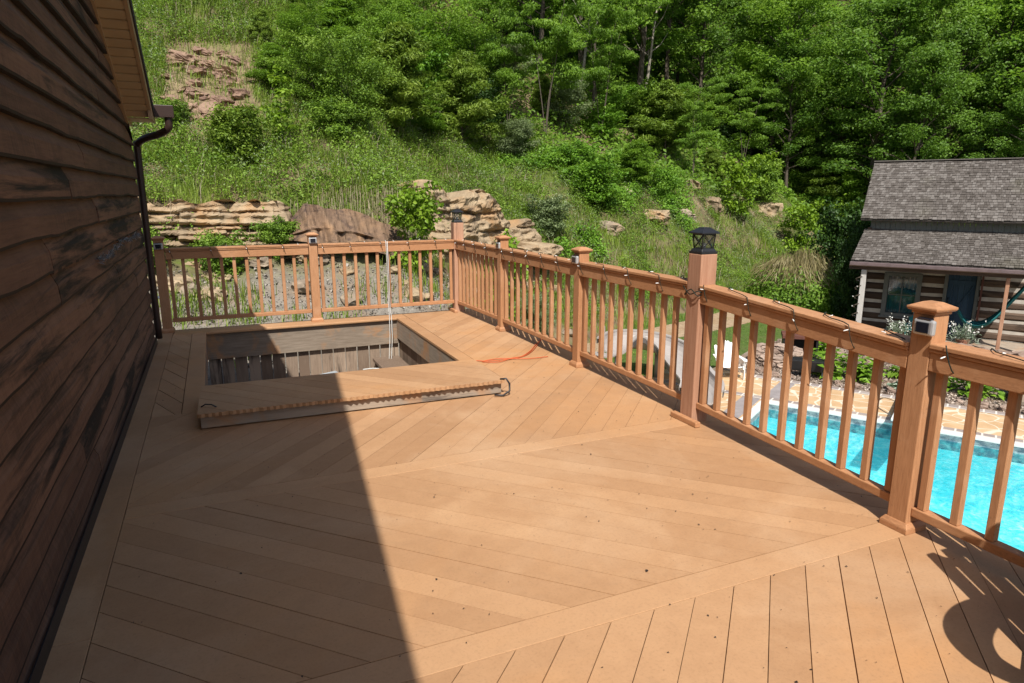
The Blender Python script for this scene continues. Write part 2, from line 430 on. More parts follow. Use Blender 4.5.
M['redrock'] = rock_mat('red_brown_rock', (.17, .105, .08), (.36, .25, .17), (.10, .065, .055), (.40, .29, .18), .57)
M['firestone'] = rock_mat('brown_field_stone', (.20, .14, .11), (.40, .31, .25), (.09, .06, .05), (.33, .2, .14), .58)

def terrain_mat():
    m, nt, out = newmat('hillside_soil'); h = N(nt)
    v = h.coord(); big = h.noise(v, .35, 6, .6); fine = h.noise(v, 6, 6, .65); mid = h.noise(v, 1.5, 5, .6)
    dirt = h.mix(h.ramp(mid, [(.35, 0.0), (.65, 1.0)]), (.10, .075, .045), (.27, .20, .125))
    green = h.mix(h.ramp(fine, [(.35, 0.0), (.65, 1.0)]), (.040, .060, .012), (.115, .155, .03))
    gv = h.mix(h.ramp(fine, [(.3, 0.0), (.7, 1.0)]), (.135, .120, .102), (.275, .245, .205))
    gv = h.mix(h.ramp(mid, [(.48, 0.0), (.64, .75)]), gv, (.20, .15, .105))
    soil = h.mix(h.ramp(h.math('ADD', h.math('MULTIPLY', big, .6), h.math('MULTIPLY', mid, .4)), [(.43, 0.0), (.54, 1.0)]), dirt, green)
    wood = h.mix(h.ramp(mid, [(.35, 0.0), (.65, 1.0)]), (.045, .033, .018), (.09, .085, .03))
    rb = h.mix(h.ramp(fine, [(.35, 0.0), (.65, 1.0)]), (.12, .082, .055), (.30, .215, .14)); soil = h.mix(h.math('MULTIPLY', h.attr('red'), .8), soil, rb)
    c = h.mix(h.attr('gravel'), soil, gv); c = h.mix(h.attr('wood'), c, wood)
    b = h.pbsdf(c, .95, h.bump(fine, .8, .05), .1); h.l(b.outputs[0], out.inputs[0]); return m
M['terrain'] = terrain_mat()
def speck_mat(name, a, b, scale, c3=None, rough=.95, bump=.5):
    m, nt, out = newmat(name); h = N(nt); v = h.coord()
    f = h.noise(v, scale, 6, .7); g = h.noise(v, scale * .12, 4)
    c = h.mix(h.ramp(f, [(.36, 0.0), (.62, 1.0)]), a, b)
    if c3: c = h.mix(h.ramp(g, [(.45, 0.0), (.65, .8)]), c, c3)
    bb = h.pbsdf(c, rough, h.bump(f, bump, .03), .12); h.l(bb.outputs[0], out.inputs[0]); return m
M['lawn'] = speck_mat('lawn_soil', (.045, .075, .015), (.095, .150, .035), 14, (.10, .12, .04))
M['mulch'] = speck_mat('mulch', (.12, .085, .065), (.36, .29, .235), 22, (.20, .14, .10))
M['path'] = speck_mat('dirt_path', (.25, .18, .115), (.40, .30, .20), 9, (.30, .20, .12))

# leaves
M['grass'] = leaf_mat('meadow_grass', (.080, .130, .016), (.160, .250, .026), (.27, .35, .055), .35)
M['grassdry'] = leaf_mat('dry_grass', (.15, .12, .07), (.24, .20, .125), (.33, .285, .19), .2)
M['weed'] = leaf_mat('weed_leaves', (.070, .138, .015), (.145, .255, .026), (.24, .36, .050), .35)
M['vine'] = leaf_mat('vine_leaves', (.060, .145, .012), (.125, .265, .022), (.21, .37, .040), .35)
M['yellowleaf'] = leaf_mat('yellow_green_leaves', (.085, .16, .012), (.17, .29, .020), (.27, .40, .04), .4)
M['maple'] = leaf_mat('broad_leaves', (.060, .135, .015), (.140, .270, .027), (.235, .385, .052), .46, yellow=(.21, .33, .042))
M['oak'] = leaf_mat('dark_broad_leaves', (.046, .110, .015), (.108, .215, .026), (.185, .32, .046), .42, yellow=(.14, .24, .032))
M['locust'] = leaf_mat('feathery_leaves', (.070, .150, .013), (.140, .265, .022), (.22, .36, .040), .42)
M['cedarleaf'] = leaf_mat('juniper_sprays', (.075, .135, .016), (.155, .250, .028), (.25, .34, .055), .35)
M['olive'] = leaf_mat('olive_grey_leaves', (.10, .145, .055), (.175, .235, .10), (.27, .33, .17), .3)
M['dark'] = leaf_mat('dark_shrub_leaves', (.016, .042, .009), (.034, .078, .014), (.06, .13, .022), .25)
M['hosta'] = leaf_mat('lime_hosta_leaves', (.085, .18, .016), (.16, .30, .025), (.26, .42, .05), .35)
M['silverleaf'] = leaf_mat('silver_leaves', (.14, .20, .13), (.25, .33, .23), (.42, .48, .38), .2)
M['drytwig'] = leaf_mat('dry_twigs', (.14, .115, .05), (.22, .185, .085), (.30, .26, .13), .2)
M['flower'] = leaf_mat('white_flowers', (.55, .55, .50), (.7, .7, .66), (.8, .8, .78), .2)
M['garland'] = leaf_mat('grey_blue_tinsel', (.06, .07, .08), (.16, .18, .20), (.36, .38, .40), .1, rough=.3)
M['debris'] = leaf_mat('dark_debris', (.015, .011, .009), (.035, .024, .018), (.07, .05, .035), .05)
M['chips'] = leaf_mat('mulch_chips', (.10, .07, .055), (.26, .20, .16), (.46, .39, .33), .0)
M['stones'] = leaf_mat('gravel_stones', (.15, .13, .11), (.235, .21, .18), (.33, .30, .26), .0)
M['bark'] = plain('grey_brown_bark', (.085, .068, .052), .9, var=.3, scale=6, bump=.5)
M['palebark'] = plain('pale_bark', (.26, .23, .19), .9, var=.2, scale=6, bump=.4)

# ================================================================== TERRAIN
def build_terrain():
    xs = np.concatenate([np.arange(-40, -12, 1.0), np.arange(-12, 34, .36), np.arange(34, 100, 1.4)])
    ys = np.concatenate([np.arange(-30, -2, 1.6), np.arange(-2, 34, .36), np.arange(34, 120, 1.4)])
    X, Y = np.meshgrid(xs, ys); Z = terr(X, Y)
    V = np.stack([X, Y, Z], -1).reshape(-1, 3); nx, ny = len(xs), len(ys)
    i = (np.arange(ny - 1)[:, None] * nx + np.arange(nx - 1)[None]).reshape(-1, 1)
    T = i + np.array([[0, 1, nx + 1, nx]])
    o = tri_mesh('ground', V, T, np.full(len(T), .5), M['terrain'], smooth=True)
    yf = np.interp(V[:, 0], FX, FY)
    gr = sstep((8.2 - V[:, 0]) / 2.5) * sstep((yf + 2.4 - V[:, 1]) / 1.2)
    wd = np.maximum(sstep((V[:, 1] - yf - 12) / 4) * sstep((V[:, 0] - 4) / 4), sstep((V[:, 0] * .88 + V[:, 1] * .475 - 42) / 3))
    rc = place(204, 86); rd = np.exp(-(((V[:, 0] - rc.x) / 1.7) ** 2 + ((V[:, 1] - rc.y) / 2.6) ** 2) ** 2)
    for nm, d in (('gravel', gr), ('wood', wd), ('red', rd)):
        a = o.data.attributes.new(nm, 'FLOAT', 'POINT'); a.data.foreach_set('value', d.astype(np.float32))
    tag(o, kind='structure')
    return o
build_terrain()

# ================================================================== DECK
def clip(poly, nx, ny, d):
    """keep points with nx*x+ny*y <= d"""
    out = []
    for i in range(len(poly)):
        p, q = poly[i], poly[(i + 1) % len(poly)]
        a, b = nx * p[0] + ny * p[1] - d, nx * q[0] + ny * q[1] - d
        if a <= 0: out.append(p)
        if (a < 0 < b) or (b < 0 < a):
            t = a / (a - b); out.append((p[0] + (q[0] - p[0]) * t, p[1] + (q[1] - p[1]) * t))
    return out
def boards(mb, rect, ang, pitch=.1405, off=0.0, z0=-.026, seed=0, mingap=.002, maxgap=.006):
    x0, y0, x1, y1 = rect; poly0 = [(x0, y0), (x1, y0), (x1, y1), (x0, y1)]
    nx, ny = -sin(ang), cos(ang)
    ds = [nx * p[0] + ny * p[1] for p in poly0]
    k0, k1 = floor((min(ds) - off) / pitch) - 1, floor((max(ds) - off) / pitch) + 1
    for k in range(k0, k1 + 1):
        rr = random.Random(k * 131 + seed)
        g = rr.uniform(mingap, maxgap)
        p = clip(poly0, nx, ny, off + (k + 1) * pitch - g); p = clip(p, -nx, -ny, -(off + k * pitch))
        if len(p) < 3: continue
        z1 = rr.uniform(-.0008, .0008)
        mb.prism([(a, b) for a, b in p], (1, 0, 0), (0, 1, 0), (0, 0, z1 - z0), (0, 0, z0), rr.random())
DX0, DX1, DY0, DY1 = -.545, 3.25, -3.4, 8.75
deck = empty('deck', (1.3, 2.7, 0), label='tan composite deck laid in chevrons with an open hatch, beside the brown siding wall', cat='deck')
def dk(mb, name, mat, **kw):
    o = mb.build(name, mat, None, **kw); o.parent = deck; o.matrix_parent_inverse = Matrix.Translation(deck.location).inverted(); return o
D = MB()
boards(D, (DX0 + .002, DY0, DX1, 1.918), radians(45), off=.05, seed=1, mingap=.0022, maxgap=.0046)
boards(D, (DX0 + .002, 2.064, DX1, 3.598), radians(135), off=-.03, seed=2, mingap=.0022, maxgap=.0046)
boards(D, (DX0 + .002, 3.744, DX1, 5.30), radians(47), off=.02, seed=3, mingap=.0014, maxgap=.0030)
boards(D, (2.214, 5.30, DX1, DY1), radians(47), off=.02, seed=3, mingap=.0014, maxgap=.0030)
boards(D, (DX0 + .002, 5.30, -.346, 8.45), radians(112), off=.06, seed=4)
dk(D, 'decking', M['deck'])
for (y0, y1, xa) in ((1.922, 2.060, DX0 + .002), (3.602, 3.740, DX0 + .002)):
    q = MB(); q.bb((xa, y0, -.026), (DX1, y1, .0006), .95); dk(q, 'seam_board', M['deck'], bevel=.002)
q = MB(); q.bb((-.686, DY0, -.026), (-.547, 2.6, .001)); q.bb((-.686, 2.603, -.026), (-.547, 8.74, .001)); dk(q, 'wall_border_board', M['deck'], bevel=.002)
q = MB(); q.bb((-.342, 5.30, -.026), (-.195, 8.45, .001)); dk(q, 'hatch_border_board', M['deck'], bevel=.003)
q = MB(); q.bb((2.068, 5.30, -.026), (2.210, 8.45, .001)); dk(q, 'hatch_border_board', M['deck'], bevel=.003)
q = MB(); q.bb((DX0 + .002, 8.455, -.030), (2.210, DY1, .002)); dk(q, 'rear_nosing_board', M['deck'], bevel=.010)
q = MB()
for lo_, hi_ in (((DX0, DY0), (DX1 - .06, 1.95)), ((DX0, 2.03), (DX1 - .06, 3.63)), ((DX0, 3.71), (DX1 - .06, 5.27))): q.bb((lo_[0], lo_[1], -.016), (hi_[0], hi_[1], -.0105), .1)
dk(q, 'added_gap_liner', M['deck'])  # brown sheet added under the board gaps so they look less black
# rims and joists
q = MB(); q.bb((DX1 - .05, DY0, -.30), (DX1 - .008, DY1 - .06, -.030)); dk(q, 'rim_joist', M['greywood'], bevel=.003)
q = MB(); q.bb((-.69, DY1 - .055, -.27), (-.24, DY1 - .012, -.034)); dk(q, 'rim_joist', M['greywood'], bevel=.003)
q = MB(); q.bb((2.12, DY1 - .055, -.27), (DX1 - .055, DY1 - .012, -.034)); dk(q, 'rim_joist', M['greywood'], bevel=.003)
q = MB(); q.bb((-.235, 8.50, -.345), (2.115, 8.545, -.034)); dk(q, 'hatch_header', M['greywood'], bevel=.004)
q = MB(); q.bb((2.075, 5.32, -.275), (2.115, 8.497, -.030)); dk(q, 'hatch_header', M['greywood'], bevel=.004)
q = MB(); q.bb((-.235, 5.32, -.275), (-.198, 8.497, -.030)); dk(q, 'hatch_header', M['greywood'], bevel=.004)
q = MB(); q.bb((-.235, 5.275, -.275), (2.115, 5.316, -.034)); dk(q, 'hatch_header', M['greywood'], bevel=.004)
q = MB()
x = -.20
while x < 2.08:
    wv = U(.125, .145); q.bb((x, 8.552, -.80), (min(x + wv, 2.10), 8.574, -.06)); x += wv + U(.008, .018)
y = 5.35
while y < 8.50:
    wv = U(.13, .15); q.bb((2.118, y, -.80), (2.138, y + wv, -.06)); q.bb((-.262, y, -.80), (-.240, y + wv, -.06)); y += wv + U(.004, .012)
dk(q, 'pit_wall_boards', M['fenceboard'])
q = MB()
for yy in np.arange(-3.2, 5.2, .42): q.bb((-.66, yy, -.24), (DX1 - .055, yy + .04, -.030))
dk(q, 'floor_joists', M['greywood'])
for px, py in ((3.1, 8.3), (3.1, 5.2), (3.1, 2.2), (3.1, -.8), (3.1, -3.2), (1.3, 5.0), (1.3, 2.0), (1.3, -1.0)):
    q = MB(); q.bb((px - .07, py - .07, min(tz(px, py), -.7) - .3), (px + .07, py + .07, -.245)); dk(q, 'support_post', M['fenceboard'])
q = MB(); q.bb((-.24, 5.25, -.82), (2.12, 8.60, -.72)); dk(q, 'pit_floor', M['pitfloor'])

# leaf bits and dirt lying on the deck
n = 900
P = np.stack([rng.uniform(-.5, 3.1, n), rng.uniform(.9, 8.4, n) ** 1.0, np.full(n, .006)], 1)
k = ~((P[:, 0] > -.25) & (P[:, 0] < 2.12) & (P[:, 1] > 4.7)); P = P[k]
# a good share lies along the seams between the boards
c = (P[:, 0] - P[:, 1]) / sqrt(2)
Nn = unit(np.stack([rng.normal(0, .25, len(P)), rng.normal(0, .25, len(P)), np.ones(len(P))], 1))
L = rng.gamma(2.2, .0019, len(P)) + .003
V, T, r = leaves_arrays(P, Nn, L, L * rng.uniform(.3, .8, len(P)), rng.random(len(P)))
tag(tri_mesh('leaf_litter', V, T, r, M['debris']), 'tiny dark leaf bits and grit scattered over the deck boards', 'litter', kind='stuff')

for (sx_, sy_, ss_, ll_) in ((62, 572, .016, 'larger white lint scrap on the border board at the foot of the siding'), (66, 560, .009, 'upper small white lint scrap at the foot of the siding'), (60, 604, .012, 'lowest white lint scrap by the siding, nearest the camera')):
    p_ = atz(sx_, sy_, .004); q = MB()
    for k_ in range(7): q.box((p_.x + U(-1, 1) * ss_, p_.y + U(-1.6, 1.6) * ss_, .004 + ss_ * .3 * R()), (ss_ * U(.5, 1.2), ss_ * U(.5, 1.2), ss_ * .3), Matrix.Rotation(U(0, 3), 3, 'Z'))
    tag(q.build('lint_scrap', M['white']), ll_, 'scrap')
# ================================================================== HATCH LID (lifted off, lying across the front of the opening)
LZ = .125
lid = empty('hatch_lid', (.93, 5.3, 0), label='lifted deck hatch lid with sawtooth plank ends lying across the open pit', cat='hatch lid')
fl, bl_, br_, fr_ = atz(197, 414.5, LZ), atz(203, 387, LZ), atz(461, 361.2, LZ), atz(504.5, 379.8, LZ)
fl0 = Vector((fl.x, fl.y, 0)); ex = (fr_ - fl); ex.z = 0; WX = ex.length; ex.normalize(); ey = Vector((-ex.y, ex.x, 0)); DYL = .74
lrot = Matrix((ex, ey, Vector((0, 0, 1)))).transposed()
q = MB(); tmp = MB(); boards(tmp, (0, 0, WX, DYL), radians(135), off=.03, seed=9, z0=-.026)
rr = random.Random(3)
tmp2 = MB()
nx, ny = -sin(radians(135)), cos(radians(135))
poly0 = [(0, 0), (WX, 0), (WX, DYL), (0, DYL)]
for kk in range(-30, 30):
    p = clip(poly0, nx, ny, (kk + 1) * .1405 - .004); p = clip(p, -nx, -ny, -kk * .1405)
    if len(p) < 3: continue
    # board ends along the front edge overhang unevenly (sawn square: a sawtooth edge)
    pp = []
    for (a, b) in p:
        pp.append((a, b))
    fr_pts = sorted([i for i, t in enumerate(pp) if abs(t[1]) < 1e-6], key=lambda i: pp[i][0])
    if len(fr_pts) == 2:
        a0, a1 = pp[fr_pts[0]][0], pp[fr_pts[1]][0]; i0 = fr_pts[0]; i1 = fr_pts[1]
        m_ = max(3, int((a1 - a0) / .021)) | 1
        mids = [(a0 + (a1 - a0) * k_ / m_, (-.011 if k_ % 2 else .002)) for k_ in range(1, m_)]
        if i0 > i1: mids = mids[::-1] if not (i0 == len(pp) - 1 and i1 == 0) else mids
        lo, hi = min(i0, i1), max(i0, i1)
        if hi - lo == 1: pp[hi:hi] = sorted(mids, key=lambda t: abs(t[0] - pp[lo][0]))
        else: pp += sorted(mids, key=lambda t: abs(t[0] - pp[hi][0]))
    tmp2.prism(pp, ex, ey, (0, 0, .026), fl0 + Vector((0, 0, LZ - .026)), rr.random())
def ld(mb, name, mat, **kw):
    o = mb.build(name, mat, None, **kw); o.parent = lid; o.matrix_parent_inverse = Matrix.Translation(lid.location).inverted(); return o
ld(tmp2, 'lid_boards', M['deck'])
def LP(a, b, z): return fl0 + ex * a + ey * b + Vector((0, 0, z))
q = MB()
q.box(LP(WX / 2, .05, .052), (WX - .03, .038, .085), lrot); ld(q, 'lid_joist', M['greywood'], bevel=.004)
q = MB(); q.box(LP(WX / 2, DYL - .05, .052), (WX - .03, .038, .085), lrot); ld(q, 'lid_joist', M['greywood'], bevel=.004)
for a in (.03, WX * .5, WX - .03):
    q = MB(); q.box(LP(a, DYL / 2, .052), (.038, DYL - .145, .085), lrot); ld(q, 'lid_joist', M['greywood'], bevel=.004)
q = MB()
q.tube([LP(WX - .03, .02, LZ + .004), LP(WX + .01, -.01, LZ + .012), LP(WX + .035, -.02, LZ - .03), LP(WX + .03, -.035, .04), LP(WX - .03, -.05, .012), LP(WX - .10, -.035, .02)], .008, 6)
ld(q, 'rope_handle', M['black'], smooth=True)
q = MB(); q.tube([LP(.02, .16, LZ + .002), LP(.05, .155, LZ + .02), LP(.09, .14, LZ + .018), LP(.12, .12, LZ + .002)], .005, 6); ld(q, 'rope_handle', M['black'], smooth=True)

# ================================================================== THINGS IN THE PIT
def heap(name, cx, cy, sx, sy, hgt, mat, seed, z0):
    n = 22; vs = []; fs = []
    for j in range(n + 1):
        for i in range(n + 1):
            u, v = i / n * 2 - 1, j / n * 2 - 1
            f = max(0, 1 - abs(u) ** 2.2) * max(0, 1 - abs(v) ** 2.2)
            z = hgt * f * (.6 + .8 * noise.noise(Vector((u * 1.8 + seed, v * 1.8, 0)))) + .05 * noise.noise(Vector((u * 6, v * 6, seed)))
            vs.append((cx + u * sx, cy + v * sy, z0 + max(0.003, z)))
    for j in range(n):
        for i in range(n):
            a = j * (n + 1) + i; fs.append((a, a + 1, a + n + 2, a + n + 1))
    mb = MB(); mb.add(vs, fs); return mb.build(name, mat, smooth=True)
tag(heap('tarp', .35, 8.0, .55, .45, .16, M['tarp'], 3, -.72), 'crumpled blue grey tarp on the shaded pit floor', 'tarp')
q = MB(); rt = Matrix.Rotation(radians(25), 3, 'Z') @ Matrix.Rotation(radians(9), 3, 'X')
q.box((.98, 7.75, -.60), (.75, .55, .035), rt)
tag(q.build('plywood_panel', plain('grey_panel', (.30, .33, .35), .7, var=.2), bevel=.003), 'pale grey panel leaning in the middle of the pit floor', 'panel')
q = MB(); q.box((.92, 7.78, -.572), (.30, .05, .012), rt @ Matrix.Rotation(radians(20), 3, 'Z'))
tag(q.build('wood_scrap', M['deck']), 'short orange board scrap lying on the grey panel in the pit', 'wood scrap')
st = empty('wooden_step', (1.90, 8.05, -.72), label='rough brown wooden step in the far right corner of the pit', cat='step')
q = MB(); q.bb((-.17, -.36, .18), (.17, .40, .22)); q.build('tread', M['fenceboard'], st, bevel=.004)
for s in (-.30, .33):
    q = MB(); q.bb((-.15, s, 0), (.15, s + .04, .178)); q.build('leg', M['fenceboard'], st)
# white rope: tied to the top rail of the back fence, hanging down into the pit where it coils
q = MB()
rx = 1.99
q.tube([(rx, 8.62, .995), (rx, 8.555, .99), (rx, 8.548, .90), (rx + .003, 8.545, .5), (rx + .0, 8.54, .15), (rx - .015, 8.46, .03), (rx - .03, 8.40, -.2), (rx - .07, 8.33, -.5), (rx - .12, 8.2, -.68), (rx - .25, 8.05, -.705), (rx - .42, 8.0, -.705)], .0042, 6)
q.tube([(rx + .018, 8.555, .985), (rx + .02, 8.545, .5), (rx + .018, 8.54, .1), (rx + .01, 8.45, .02), (rx - .0, 8.40, -.22), (rx - .05, 8.3, -.55), (rx - .08, 8.15, -.70)], .0042, 6)
q.tube([(rx - .35 + .17 * cos(t * .7) * (1 + .1 * sin(t)), 8.0 + .13 * sin(t * .7), -.707 + .004 * t) for t in range(0, 40)], .008, 5)
tag(q.build('rope', M['rope'], smooth=True), 'white rope hanging from the back railing down into the pit', 'rope')
# orange cord lying by the side railing
q = MB()
cpts = [(474, 360.5), (490, 361), (505, 359.5), (520, 357), (530, 351), (536, 344), (545, 336), (540, 341), (533, 350), (524, 356), (512, 358), (498, 362), (482, 361.5), (500, 358.5), (528, 358.5), (548, 356.5)]
pts = [atz(a, b, .008 + .002 * (i % 3)) for i, (a, b) in enumerate(cpts)]
def smoothpath(pts, k=4):
    out = []; n = len(pts); pts = [Vector(p) for p in pts]
    for i in range(n - 1):
        p0, p1, p2, p3 = pts[max(i - 1, 0)], pts[i], pts[i + 1], pts[min(i + 2, n - 1)]
        for j in range(k):
            t = j / k
            out.append(.5 * ((2 * p1) + (p2 - p0) * t + (2 * p0 - 5 * p1 + 4 * p2 - p3) * t * t + (3 * p1 - p0 - 3 * p2 + p3) * t ** 3))
    return out + [pts[-1]]
q.tube(smoothpath(pts), .0042, 6)
tag(q.build('extension_cord', M['orange'], smooth=True), 'orange cord lying in loose loops on the deck near the hatch', 'cord')

# ================================================================== RAILINGS
def post_sleeve(par, cx, cy, z1=1.075):
    p = MB(); p.bb((cx - .051, cy - .051, 0), (cx + .051, cy + .051, z1)); po = p.build('post', M['rail'], par, bevel=.005)
    b = MB(); b.frustum((cx, cy, 0), .072, .072, 0.001, .028); b.frustum((cx, cy, 0), .072, .057, .028, .050); b.build('post_base', M['railh'], po, bevel=.003)
    c = MB(); c.frustum((cx, cy, z1), .057, .057, .001, .014); c.frustum((cx, cy, z1), .066, .073, .014, .022); c.frustum((cx, cy, z1), .073, .073, .022, .034); c.frustum((cx, cy, z1), .070, .030, .034, .054)
    c.build('post_cap', M['railh'], po, bevel=.003)
def post_cedar(par, cx, cy, z1=1.19, hw=.068):
    p = MB(); p.bb((cx - hw, cy - hw, -.02), (cx + hw, cy + hw, z1)); po = p.build('post', M['cedar'], par, bevel=.006)
    b = MB(); b.bb((cx - hw - .045, cy - hw - .10, .001), (cx - hw - .001, cy + hw + .05, .04)); b.build('post_base', M['railh'], po, bevel=.006)
def rail_section(par, A, B, nb, za=.98, zb=.98, z_low=.155):
    """A, B points at deck level on the centre line (inside faces of the posts)"""
    A, B = Vector((*A, 0)), Vector((*B, 0)); d = (B - A).normalized(); sd = Vector((-d.y, d.x, 0)); L = (B - A).length
    zA, zB = Vector((0, 0, za)), Vector((0, 0, zb))
    t = MB(); dn = lambda h: Vector((0, 0, -h))
    t.beam(A + zA + dn(.012), B + zB + dn(.012), .128, .022, .5)
    t.beam(A + zA + dn(.0315), B + zB + dn(.0315), .116, .016, .42)
    t.beam(A + zA + dn(.084), B + zB + dn(.084), .100, .088, .45)
    t.build('top_rail', M['railh'], par, bevel=.004)
    t = MB(); t.beam(A + Vector((0, 0, z_low - .023)), B + Vector((0, 0, z_low - .023)), .056, .045, .5); t.build('bottom_rail', M['railh'], par, bevel=.005)
    for i in range(nb):
        f = (i + .12) / (nb - .76) if nb > 1 else .5
        p = A + d * (.02 + (L - .04) * f); zt = za + (zb - za) * f - .126
        t = MB(); jit = U(-.003, .003)
        t.box((p.x + d.x * jit, p.y + d.y * jit, (zt + z_low) / 2), (.037, .037, zt - z_low), Matrix.Rotation(U(-.05, .05), 3, 'Z')); t.build('baluster', M['rail'], par, bevel=.003, seg=1)
RX = 3.04
PXL = [2.99, 3.03, 3.04, 3.045, 2.960, 2.965, 2.965]
side = empty('deck_railing', (0, 0, 0), label='long brown baluster railing along the right edge of the deck above the pool', cat='railing')
back = empty('deck_railing', (0, 0, 0), label='brown baluster railing across the far end of the deck behind the open hatch', cat='railing')
PY = [8.655, 7.173, 5.352, 3.690, 1.988, .25, -1.5]
for i, y in enumerate(PY):
    if i in (0, 3): post_cedar(side, PXL[i], y, 1.19 if i == 3 else 1.20)
    else: post_sleeve(side, PXL[i], y, 1.06)
zs = [(.98, .975), (.975, .977), (.985, .995), (.985, .920), (.935, .93), (.95, .95)]
for i in range(6):
    rail_section(side, (PXL[i] if i not in (0, 3) else PXL[i] - .01, PY[i] - (.07 if i in (0, 3) else .051)), (PXL[i + 1] if i + 1 != 3 else RX, PY[i + 1] + (.07 if i + 1 == 3 else .051)), 11 if i != 5 else 10, *zs[i], z_low=(.155, .155, .158, (.150), .130, .14)[i])
BY = 8.645
for cx in (-.60, 1.092): post_sleeve(back, cx, BY, 1.06)
rail_section(back, (-.54, BY), (1.034, BY), 12, .975, .975, z_low=.16)
rail_section(back, (1.150, BY), (PXL[0] - .07, BY), 13, .975, .98, z_low=.16)

# string lights wound round the top rails
def string_light(sections, label, phase=0):
    s = empty('string_lights', sections[0][0], label=label, cat='string lights', group='mini lights wound round the top rails')
    cm = MB(); inv = Vector(sections[0][0]); bl = []
    for (A, B, za, zb, side_sgn) in sections:
        A, B = Vector(A), Vector(B); d = (B - A); L = d.length; d.normalize(); sdv = Vector((-d.y, d.x, 0)) * side_sgn
        nw = max(2, int(L / .34)); path = []
        # cross-section loop points (side offset, height below top) walked round the rail once per wrap
        for k in range(nw):
            t0 = (k + .15 + U(-.1, .1)) / nw; t1 = (k + 1.0) / nw
            seq = [(.070, .006, 0), (.072, -.035, .04), (.058, -.10, .10), (.0, -.142, .16), (-.058, -.10, .22), (-.072, -.03, .28), (-.068, .007, .33), (0, .010, .50), (.03, .009, .75), (.045, .008, .95)]
            for (o, hh, f) in seq:
                t = t0 + (t1 - t0) * f; p = A + d * (L * t) + sdv * o
                path.append(Vector((p.x, p.y, za + (zb - za) * t + hh)) + Vector((0, 0, U(-.002, .004))))
            for f, o, hh in ((.02, .074, -.03 + U(-.02, .02)), (.6, U(-.03, .04), .010)):
                t = t0 + (t1 - t0) * f; p = A + d * (L * t) + sdv * o
                bl.append((Vector((p.x, p.y, za + (zb - za) * t + hh)), (sdv * U(.3, 1) + d * U(-1, 1) + Vector((0, 0, U(-.6, .3)))).normalized()))
        cm.tube([p - inv for p in smoothpath(path, 2)], .0030, 4)
    cm.build('wire', M['blackrubber'], s, smooth=True)
    for p, dr in bl[:95]:
        b = MB(); p = p - inv; b.tube([p, p + dr * .008, p + dr * .021, p + dr * .025], [.0022, .0034, .0032, .001], 5)
        b.build('bulb', M['bulb'], s, smooth=True)
string_light([((-.54, BY, 0), (1.03, BY, 0), .975, .975, -1), ((1.15, BY, 0), (2.91, BY, 0), .975, .98, -1)], 'dark wire of mini lights wound round the back railing top')
string_light([((PXL[i], PY[i] - .06, 0), (PXL[i + 1], PY[i + 1] + .06, 0), zs[i][0], zs[i][1], -1) for i in range(3)], 'dark wire of mini lights wound round the far half of the side railing')
string_light([((PXL[i], PY[i] - .06, 0), (PXL[i + 1], PY[i + 1] + .06, 0), zs[i][0], zs[i][1], -1) for i in (3, 4)], 'dark wire of mini lights wound round the near half of the side railing')
# loose wire round the lantern post and hanging at the house corner
q = MB(); hw = .073; c = Vector((PXL[3], PY[3], .93))
q.tube(smoothpath([c + Vector(p) for p in [(-hw, .10, .03), (-hw - .004, .02, -.02), (-hw - .01, -hw - .004, .015), (0, -hw - .01, -.03), (hw, -hw - .005, .02), (hw + .01, 0, .0), (hw, hw, .03), (-hw - .006, hw, -.03), (-hw - .012, 0, .02), (-hw - .01, -hw - .008, -.02), (.03, -hw - .012, .03), (.05, -hw - .06, -.01)]], 3), .004, 5)
tag(q.build('wire_loop', M['blackrubber'], smooth=True), 'dark wire looped round the big lantern post beside the pool', 'wire')
wr = empty('hanging_wire', (-.655, 8.40, 0), label='black wire with a white clip hanging beside the house corner', cat='wire')
q = MB(); q.tube(smoothpath([(-.005, 0, .98), (.0, .01, .8), (-.012, 0, .6), (.0, .01, .45), (-.004, 0, .28), (.006, .0, .12), (-.01, .01, .012)]), .006, 5); q.build('cable', M['black'], wr, smooth=True)
q = MB(); q.tube([(.006, -.012, .44), (.012, -.03, .455)], [.012, .016], 6); q.build('clip', M['bulb'], wr)

# small solar lamps clipped to the posts
def solar(label, x, y, z, rz):
    s = empty('solar_post_light', (x, y, z), rz, label, 'solar light', 'small silver solar lamps on the railing posts')
    b = MB(); b.bb((-.048, -.030, -.036), (.048, -.001, .036)); h_ = b.build('housing', M['silver'], s, bevel=.010)
    l = MB(); l.bb((-.030, -.0345, -.024), (.030, -.0302, .024)); l.build('dark_lens', M['panel'], s, bevel=.003)
    t = MB(); t.box((0, -.016, .0385), (.062, .024, .006), Matrix.Rotation(.15, 3, 'X')); t.build('top_panel', M['panel'], s)
    return s
solar('small solar lamp on the railing post nearest the camera, right of the lantern post', PXL[4] - .0515, PY[4] - .022, 1.005, -pi / 2)
solar('small solar lamp on the post just beyond the big lantern post', RX - .0515, PY[2], 1.00, -pi / 2)
solar('small solar lamp on the post next to the far corner lantern', RX - .0515, PY[1], 1.00, -pi / 2)
solar('small solar lamp on the middle post of the back railing', 1.092, BY - .0515, 1.02, 0)
solar('small solar lamp on the shaded post by the house wall', -.60, BY - .0515, 1.0, 0)

